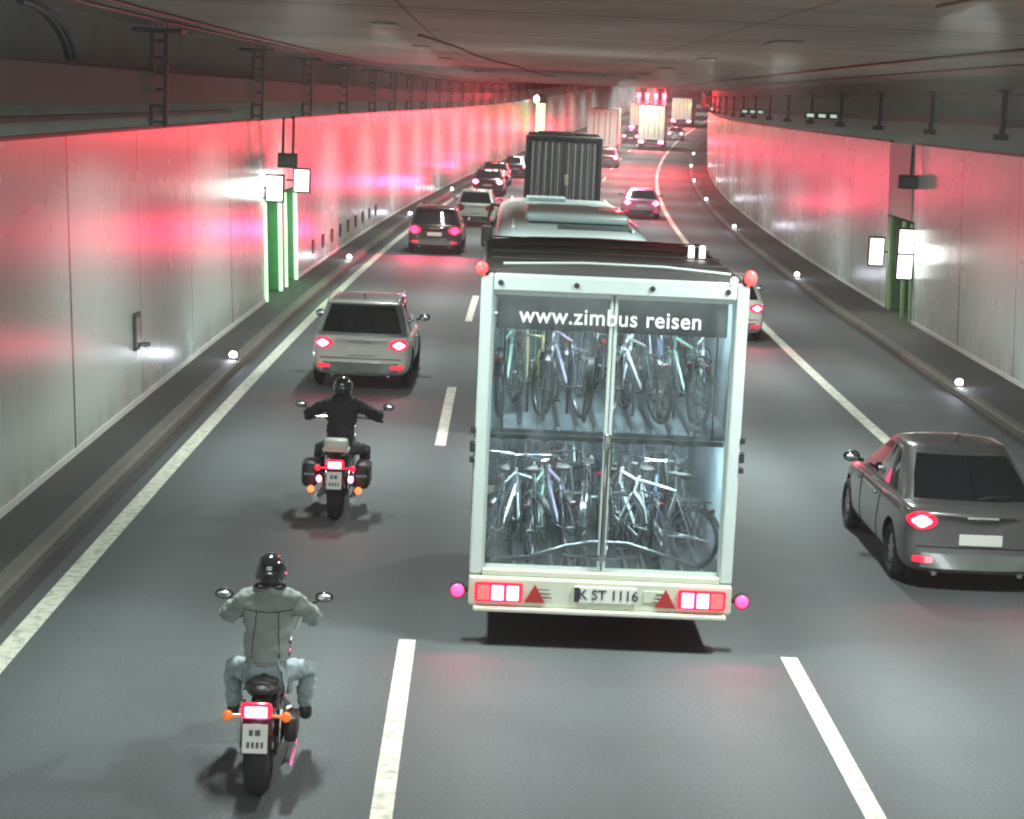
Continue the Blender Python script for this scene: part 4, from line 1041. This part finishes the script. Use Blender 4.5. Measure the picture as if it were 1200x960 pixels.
# ------------------------------------------------------------------ MOTORCYCLES AND RIDERS
def motorcycle(label, s, t, yaw, bars, bags, plate):
    r = empty('motorcycle', label, 'motorcycle', 'motorcycles in the left lane')
    RW = Vector((0, -.74, .33)); FW = Vector((0, .86, .34))
    for c, rad, tw in ((RW, .33, .095), (FW, .34, .062)):
        b_ = MB(); b_.torus(c, rad-tw, tw, n=36, m=12, sx=1.05 if rad < .335 else 1.); t_ = b_.build('wheel', 'rubber', r, 'all')
        b_ = MB(); b_.torus(c, rad-tw*1.75, .022, n=32, m=6); b_.cyl(c+Vector((-.07, 0, 0)), c+Vector((.07, 0, 0)), .055, 14)
        for k in range(16):
            a = 2*PI*k/16; b_.cyl(c+Vector((.04*(-1)**k, 0, 0)), c+Vector((0, math.cos(a)*(rad-tw*1.75), math.sin(a)*(rad-tw*1.75))), .006, 5, cap=False)
        b_.build('rim', 'chrome', t_, True)
        b_ = MB(); b_.torus(c+Vector((-.085, 0, 0)), .10, .03, n=24, m=4, sx=.2); b_.build('brake_disc', 'steel', t_, True)
        w_ = tw+.035; n = 16; rows = []
        a0, a1 = (.42, 2.1) if rad < .335 else (.4, 2.3)
        for i in range(n+1):
            a = lerp(a0, a1, i/n); R0 = rad+.03
            cy, cz = -math.cos(a)*R0, math.sin(a)*R0; ny, nz = -math.cos(a), math.sin(a)
            rows.append([c+Vector((x*w_, cy-ny*d, cz-nz*d)) for x, d in ((-1, .09), (-.93, .03), (-.6, .006), (0, 0), (.6, .006), (.93, .03), (1, .09), (.9, .09), (.55, .022), (0, .016), (-.55, .022), (-.9, .09))])
        MB().rings(rows).build('mudguard', 'moto_paint', r, True)
    b_ = MB()
    for x in (-.12, .12):
        b_.tube([(x, -.74, .33), (x, -.2, .38), (x*.9, .1, .36)], .024, 8)
        b_.tube([(x*.8, .1, .30), (x*.8, -.25, .30), (x*.7, -.4, .62), (x*.5, .1, .80), (x*.3, .50, .92)], .019, 8)
        b_.tube([(x*.8, .1, .30), (x*.7, .42, .42), (x*.3, .52, .88)], .019, 8)
    b_.build('frame', 'black', r, True)
    b_ = MB()
    for x in (-.15, .15):
        b_.tube([(x, -.66, .36), (x*.97, -.52, .68)], .017, 8)
        for k in range(8): b_.torus((0, 0, 0), .001, .0005, n=3, m=3) if False else None
        b_.cyl((x, -.65, .38), (x*.98, -.55, .62), .034, 10)
    build_split(b_, 'x', 'shock_absorber', 'chrome', r, True)
    b_ = MB()
    for x in (-.11, .11):
        b_.cyl((x, .86, .34), (x, .72, .64), .034, 12); b_.cyl((x, .72, .64), (x, .53, 1.02), .024, 10)
    b_.box((0, .60, .86), (.28, .05, .04), rot=(.4, 0, 0)); b_.box((0, .54, .99), (.28, .06, .035), rot=(.4, 0, 0)); b_.build('fork', 'chrome', r, True)
    # engine: V twin with fins
    b_ = MB(); b_.box((0, .08, .36), (.30, .46, .24), bev=.07, seg=3); b_.cyl((-.2, .02, .38), (.2, .02, .38), .11, 18); b_.build('engine_case', 'steel', r, True)
    b_ = MB()
    for a in (-.4, .4):
        for k in range(7):
            d = .16+k*.028; b_.box((0, .08+math.sin(a)*d, .40+math.cos(a)*d), (.19, .17, .014), rot=(-a, 0, 0), bev=.004)
        b_.box((0, .08+math.sin(a)*.26, .40+math.cos(a)*.26), (.13, .11, .24), rot=(-a, 0, 0))
    b_.build('cylinder_block', 'steel', r)
    b_ = MB(); b_.ball((0, .22, .86), (.17, .31, .13)); b_.build('tank', 'moto_paint', r, True)
    b_ = MB(); b_.cyl((0, .2, .985), (0, .2, 1.0), .03, 12); b_.build('fuel_cap', 'chrome', r, True)
    b_ = MB(); b_.ball((0, -.20, .735), (.17, .26, .075)); b_.ball((0, -.52, .79), (.13, .22, .07)); st = b_.build('seat', 'leather', r, True)
    b_ = MB()
    for k in range(5): b_.tube([(-.12, -.38-.07*k, .805+.01*k), (0, -.38-.07*k, .852+.008*k-.004*k*k*.5), (.12, -.38-.07*k, .805+.01*k)], .006, 5)
    build_split(b_, 'all', 'seat_seam', 'leather', st)
    # exhausts
    for sx in ((1, -1) if bags else (1,)):
        b_ = MB(); b_.tube([(sx*.1, .22, .5), (sx*.19, .30, .33), (sx*.22, .0, .24), (sx*.23, -.55, .27), (sx*.235, -1.02, .30)], [.024, .027, .045, .05, .046], 14)
        b_.build('exhaust', 'chrome', r, True)
    # handlebar, grips, mirrors
    hw = bars; b_ = MB()
    b_.tube([(-hw, .36, 1.10), (-hw*.72, .44, 1.12), (-.16, .52, 1.12), (-.08, .52, 1.03), (.08, .52, 1.03), (.16, .52, 1.12), (hw*.72, .44, 1.12), (hw, .36, 1.10)], .014, 8)
    hb_ = b_.build('handlebar', 'chrome', r, True)
    for sx in (-1, 1):
        b_ = MB(); b_.cyl((sx*hw*.80, .42, 1.116), (sx*(hw+.01), .355, 1.10), .021, 10); b_.build('grip', 'rubber', hb_, True)
        b_ = MB(); b_.tube([(sx*hw*.80, .47, 1.13), (sx*hw*1.0, .43, 1.11)], .008, 6); b_.build('lever', 'chrome', hb_, True)
        b_ = MB(); b_.tube([(sx*hw*.76, .44, 1.13), (sx*hw*.9, .42, 1.22), (sx*(hw+.07), .41, 1.27)], .008, 6)
        b_.ball((sx*(hw+.08), .41, 1.29), (.075, .018, .048)); mr = b_.build('mirror', 'black', r, True)
        b_ = MB(); b_.ball((sx*(hw+.08), .396, 1.29), (.06, .008, .036)); b_.build('mirror_glass', 'chrome', mr, True)
    b_ = MB(); b_.ball((0, .66, .93), (.10, .10, .10)); hl = b_.build('headlight', 'chrome', r, True)
    b_ = MB(); b_.ball((0, .725, .93), (.08, .045, .08)); b_.build('lens', 'lamp_white', hl, True)
    b_ = MB(); b_.cyl((0, .50, 1.05), (0, .46, 1.09), .055, 16); b_.build('speedometer', 'chrome', r, True)
    # tail
    b_ = MB(); b_.box((0, -1.04, .755), (.24, .08, .13), bev=.04, seg=3); tl = b_.build('tail_light', 'red_lens', r, True)
    b_ = MB(); b_.box((0, -1.085, .755), (.17, .02, .085), bev=.03, seg=3); b_.build('bulb', 'lamp_pink', tl, True)
    red_spot(r, (0, -1.14, .75), 10, col=(1, .05, .2))
    for sx in (-1, 1):
        b_ = MB(); b_.cyl((sx*.05, -.98, .70), (sx*.20, -1.0, .70), .012, 8); b_.ball((sx*.22, -1.0, .70), (.04, .045, .04)); b_.build('indicator', 'indicator_amber' if not bags else 'red_lens', r, True)
    b_ = MB(); b_.box((0, -1.135, .565), (.19, .012, .22), rot=(-.18, 0, 0), bev=.01); pt = b_.build('number_plate', 'plate_white', r)
    b_ = MB()      # the characters are a faint smear in the photograph: worn dark marks only
    for x, z, wd in ((-.03, .61, .03), (.02, .61, .04), (-.05, .52, .022), (-.015, .52, .02), (.02, .52, .022), (.055, .52, .018)):
        b_.box((x, -1.1435-.18*(.565-z), z), (wd, .004, .045), rot=(-.18, 0, 0))
    b_.build('plate_mark', 'tray_steel', pt)
    b_ = MB(); b_.box((0, -1.05, .60), (.06, .10, .10)); b_.build('plate_bracket', 'black', r)
    for sx in (-1, 1):
        b_ = MB(); b_.cyl((sx*.14, .30, .34), (sx*.32, .30, .34), .018, 8); b_.build('foot_peg', 'rubber', r, True)
    if bags:
        for sx in (-1, 1):
            b_ = MB(); b_.box((sx*.33, -.66, .58), (.20, .52, .32), bev=.07, seg=3); bg = b_.build('saddlebag', 'leather', r, True)
            b_ = MB()
            for y in (-.78, -.54): b_.box((sx*.435, y, .60), (.012, .035, .26), bev=.005)
            b_.box((sx*.33, -.93, .60), (.14, .012, .03)); build_split(b_, 'all', 'strap', 'chrome', bg)
            b_ = MB(); b_.ball((sx*.30, -.98, .42), (.045, .04, .045)); b_.build('marker_lamp', 'lamp_orange', r, True)
            b_ = MB(); b_.ball((sx*.20, -1.0, .56), (.035, .03, .045)); b_.build('side_tail_light', 'lamp_pink', r, True)
            b_ = MB(); b_.tube([(sx*.2, -.4, .78), (sx*.2, -.85, .80), (sx*.12, -1.0, .92)], .012, 8); b_.build('rack_bar', 'chrome', r, True)
        b_ = MB(); b_.box((0, -.9, .93), (.34, .22, .05), bev=.02); b_.box((0, -.93, 1.0), (.30, .22, .14), bev=.04); b_.build('luggage', 'truck_cream', r, True)
    else:
        b_ = MB(); b_.box((.24, -.62, .52), (.10, .30, .20), bev=.03); b_.build('tool_bag', 'leather', r, True)
    place(r, s, t, yaw); return r

def skin(name, pts, edges, mat, parent, sub=2, amp=0., freq=8, root=0):
    me = bpy.data.meshes.new(name); me.from_pydata([p[0] for p in pts], edges, []); o = bpy.data.objects.new(name, me); COL.objects.link(o)
    md = o.modifiers.new('k', 'SKIN'); md.use_smooth_shade = True
    for i, p in enumerate(pts):
        v = me.skin_vertices[0].data[i]; rr_ = p[1]; v.radius = rr_ if isinstance(rr_, tuple) else (rr_, rr_); v.use_root = (i == root)
    sb = o.modifiers.new('s', 'SUBSURF'); sb.levels = sb.render_levels = sub
    bake(o)
    if amp:
        for v in o.data.vertices:
            q = v.co*freq; q.z *= 1.6; n_ = noise.noise(q)+.6*noise.noise(q*2.3)-.5*abs(noise.noise(q*1.3+Vector((3, 1, 7))))
            v.co += v.normal*n_*amp
    o.data.materials.clear(); o.data.materials.append(M[mat]); o.data.polygons.foreach_set('use_smooth', [True]*len(o.data.polygons))
    o.parent = parent
    return o

def rider(label, s, t, yaw, bars, jacket, trousers, spread):
    r = empty('person', label, 'person', 'riders on the two motorcycles')
    hx = bars*.90; hy, hz = .40, 1.125
    hip = (0, -.26, .86); sp = (0, -.25, 1.04); ch = (0, -.17, 1.26); nk = (0, -.11, 1.45); hd = (0, -.07, 1.58)
    def limb(sx): return [(sx*.19, -.14, 1.385), (sx*(.19+spread), .06, 1.18+spread*.15), (sx*hx, hy-.09, hz+.03)]
    def leg(sx): return [(sx*.12, -.24, .83), (sx*.30, .16, .76), (sx*.29, .22, .40)]
    # body
    P = [(hip, (.11, .07)), (sp, (.09, .055)), (ch, (.11, .055)), ((0, -.13, 1.38), (.07, .05)), (nk, .05), (hd, (.075, .09)), ((0, -.06, 1.63), .07)]
    E = [(0, 1), (1, 2), (2, 3), (3, 4), (4, 5), (5, 6)]
    for sx in (-1, 1):
        a, b2, c = limb(sx); i = len(P); P += [(a, .04), (b2, .035), (c, .026), ((sx*hx, hy-.02, hz+.02), .022)]; E += [(3, i), (i, i+1), (i+1, i+2), (i+2, i+3)]
        a, b2, c = leg(sx); i = len(P); P += [(a, .06), (b2, .045), (c, .035), ((sx*.29, .30, .37), .026)]; E += [(0, i), (i, i+1), (i+1, i+2), (i+2, i+3)]
    skin('body', P, E, 'skin', r, 1)
    # jacket
    P = [((0, -.28, .80), (.20, .17)), (sp, (.185, .15)), (ch, (.225, .155)), ((0, -.13, 1.39), (.15, .10)), ((0, -.11, 1.46), (.075, .075))]
    E = [(0, 1), (1, 2), (2, 3), (3, 4)]
    for sx in (-1, 1):
        a, b2, c = limb(sx); i = len(P); m1 = tuple((Vector(a)+Vector(b2))/2); m2 = tuple((Vector(b2)+Vector(c))/2)
        P += [(a, .098), (m1, .086), (b2, .078), (m2, .066), (c, .052)]; E += [(3, i), (i, i+1), (i+1, i+2), (i+2, i+3), (i+3, i+4)]
    jk = skin('jacket', P, E, jacket, r, 3, .030, 9)
    # seams, yoke and hem of the jacket, laid on its back
    bm = bmesh.new(); bm.from_mesh(jk.data); bv = BVHTree.FromBMesh(bm); bm.free()
    def back(x, z):
        h = bv.ray_cast(Vector((x, -1.2, z)), Vector((0, 1, 0))); return Vector((x, h[0].y-.002, z)) if h[0] else None
    def seam(pts, r_, nm='seam', mt='leather'):
        q = [p for p in (back(*p) for p in pts) if p is not None]
        if len(q) > 2: b_ = MB(); b_.tube(q, r_, 5); b_.build(nm, mt, jk, True)
    seam([(-.20+.4*i/14, 1.345-.03*math.sin(PI*i/14)) for i in range(15)], .0045)
    for sx in (-1, 1): seam([(sx*(.085+.03*i/12), 1.32-.40*i/12) for i in range(13)], .004)
    seam([(-.18+.36*i/14, .955) for i in range(15)], .014, 'waistband', jacket)
    seam([(-.09+.18*i/8, 1.455) for i in range(9)], .016, 'collar', jacket)
    P = [((0, -.24, .80), (.15, .13))]; E = []
    for sx in (-1, 1):
        a, b2, c = leg(sx); i = len(P); P += [(a, .098), (tuple((Vector(a)+Vector(b2))/2), .092), (b2, .082), (tuple((Vector(b2)+Vector(c))/2), .078), (c, .068)]; E += [(0, i), (i, i+1), (i+1, i+2), (i+2, i+3), (i+3, i+4)]
    skin('trousers', P, E, trousers, r, 3, .022, 11)
    for sx in (-1, 1):
        skin('boot', [((sx*.29, .22, .44), .065), ((sx*.29, .23, .34), .06), ((sx*.29, .33, .315), (.052, .045)), ((sx*.29, .44, .31), (.045, .032))], [(0, 1), (1, 2), (2, 3)], 'leather', r, 2)
        # gloved hand closed round the grip: palm, four fingers, thumb
        c = Vector((sx*hx, hy-.01, hz+.012))
        P = [(tuple(c+Vector((0, -.08, .02))), .034), (tuple(c+Vector((0, -.02, .028))), (.042, .022))]; E = [(0, 1)]
        for k, (dx, ln) in enumerate(((-.034, .9), (-.012, 1.), (.010, .95), (.031, .8))):
            i = len(P)
            P += [(tuple(c+Vector((dx, .015, .028))), .011), (tuple(c+Vector((dx, .042*ln, .016))), .0105), (tuple(c+Vector((dx, .045*ln, -.018))), .010), (tuple(c+Vector((dx, .018, -.036))), .009)]
            E += [(1, i), (i, i+1), (i+1, i+2), (i+2, i+3)]
        i = len(P); P += [(tuple(c+Vector((-sx*.045, -.02, .005))), .013), (tuple(c+Vector((-sx*.05, .005, -.022))), .011), (tuple(c+Vector((-sx*.035, .03, -.034))), .0095)]; E += [(1, i), (i, i+1), (i+1, i+2)]
        skin('glove', P, E, 'leather', r, 2)
    # helmet with visor, rim and ears of the shell
    b_ = MB(); b_.ball((0, -.055, 1.60), (.130, .155, .150), rot=(.12, 0, 0), u=32, v=20)
    for v in b_.b.verts:
        if v.co.z < 1.50: v.co.z = 1.50+(v.co.z-1.50)*.25
        if v.co.y > .05 and 1.53 < v.co.z < 1.66: v.co.y -= .012
    hm = b_.build('helmet', 'helmet_black', r, 'all')
    b_ = MB(); b_.ball((0, -.040, 1.605), (.126, .158, .07), rot=(.1, 0, 0), u=28, v=12)
    for v in list(b_.b.verts):
        if v.co.y < .0: b_.b.verts.remove(v)
    b_.build('visor', 'glass_dark', hm, 'all')
    b_ = MB(); b_.torus((0, 0, 0), .118, .014, 'Y', n=30, m=6); 
    bmesh.ops.transform(b_.b, matrix=Matrix.Translation((0, -.055, 1.478)) @ Euler((PI/2, 0, 0)).to_matrix().to_4x4(), verts=b_.b.verts); b_.build('helmet_rim', 'rubber', hm, 'all')
    b_ = MB(); b_.box((0, -.205, 1.655), (.05, .02, .03), rot=(-.5, 0, 0), bev=.008); b_.build('vent', 'steel', hm)
    place(r, s, t, yaw); return r, jk

motorcycle('black cruiser motorcycle with white number plate nearest the camera', 15.75, -1.78, .02, .33, False, ('BE', '7431'))
rd, jk = rider('rider in grey jacket, pale jeans and black helmet on nearest motorcycle', 15.75, -1.78, .02, .33, 'fabric_grey', 'jeans', .16)
b_ = MB(); b_.box((.235, -.10, 1.20), (.03, .05, .12), rot=(0, .3, .3), bev=.01); b_.build('reflective_patch', 'plate_white', jk)
motorcycle('wide touring motorcycle with saddlebags and many small lamps behind white SUV', 26.1, -1.96, 0, .50, True, ('AG', '902'))
rider('rider in dark jacket and black helmet with arms spread on touring motorcycle', 26.1, -1.96, 0, .50, 'fabric_dark', 'jeans_dark', .27)

# ------------------------------------------------------------------ thin haze volume added for a soft glow round the lamps
m = bpy.data.materials.new('haze'); m.use_nodes = True; nt = m.node_tree; nt.nodes.clear()
o_ = N(nt, 'ShaderNodeOutputMaterial'); v_ = N(nt, 'ShaderNodeVolumePrincipled'); v_.inputs['Density'].default_value = .0010
v_.inputs['Color'].default_value = (.9, .9, .9, 1); v_.inputs['Anisotropy'].default_value = .35
nt.links.new(v_.outputs[0], o_.inputs[1]); M['haze'] = m
o = MB().box((36, 208, 8), (110, 490, 20)).build('haze', 'haze'); tag(o, kind='stuff')

S.cycles.use_denoising = True
try: S.cycles.denoiser = 'OPENIMAGEDENOISE'
except Exception: pass
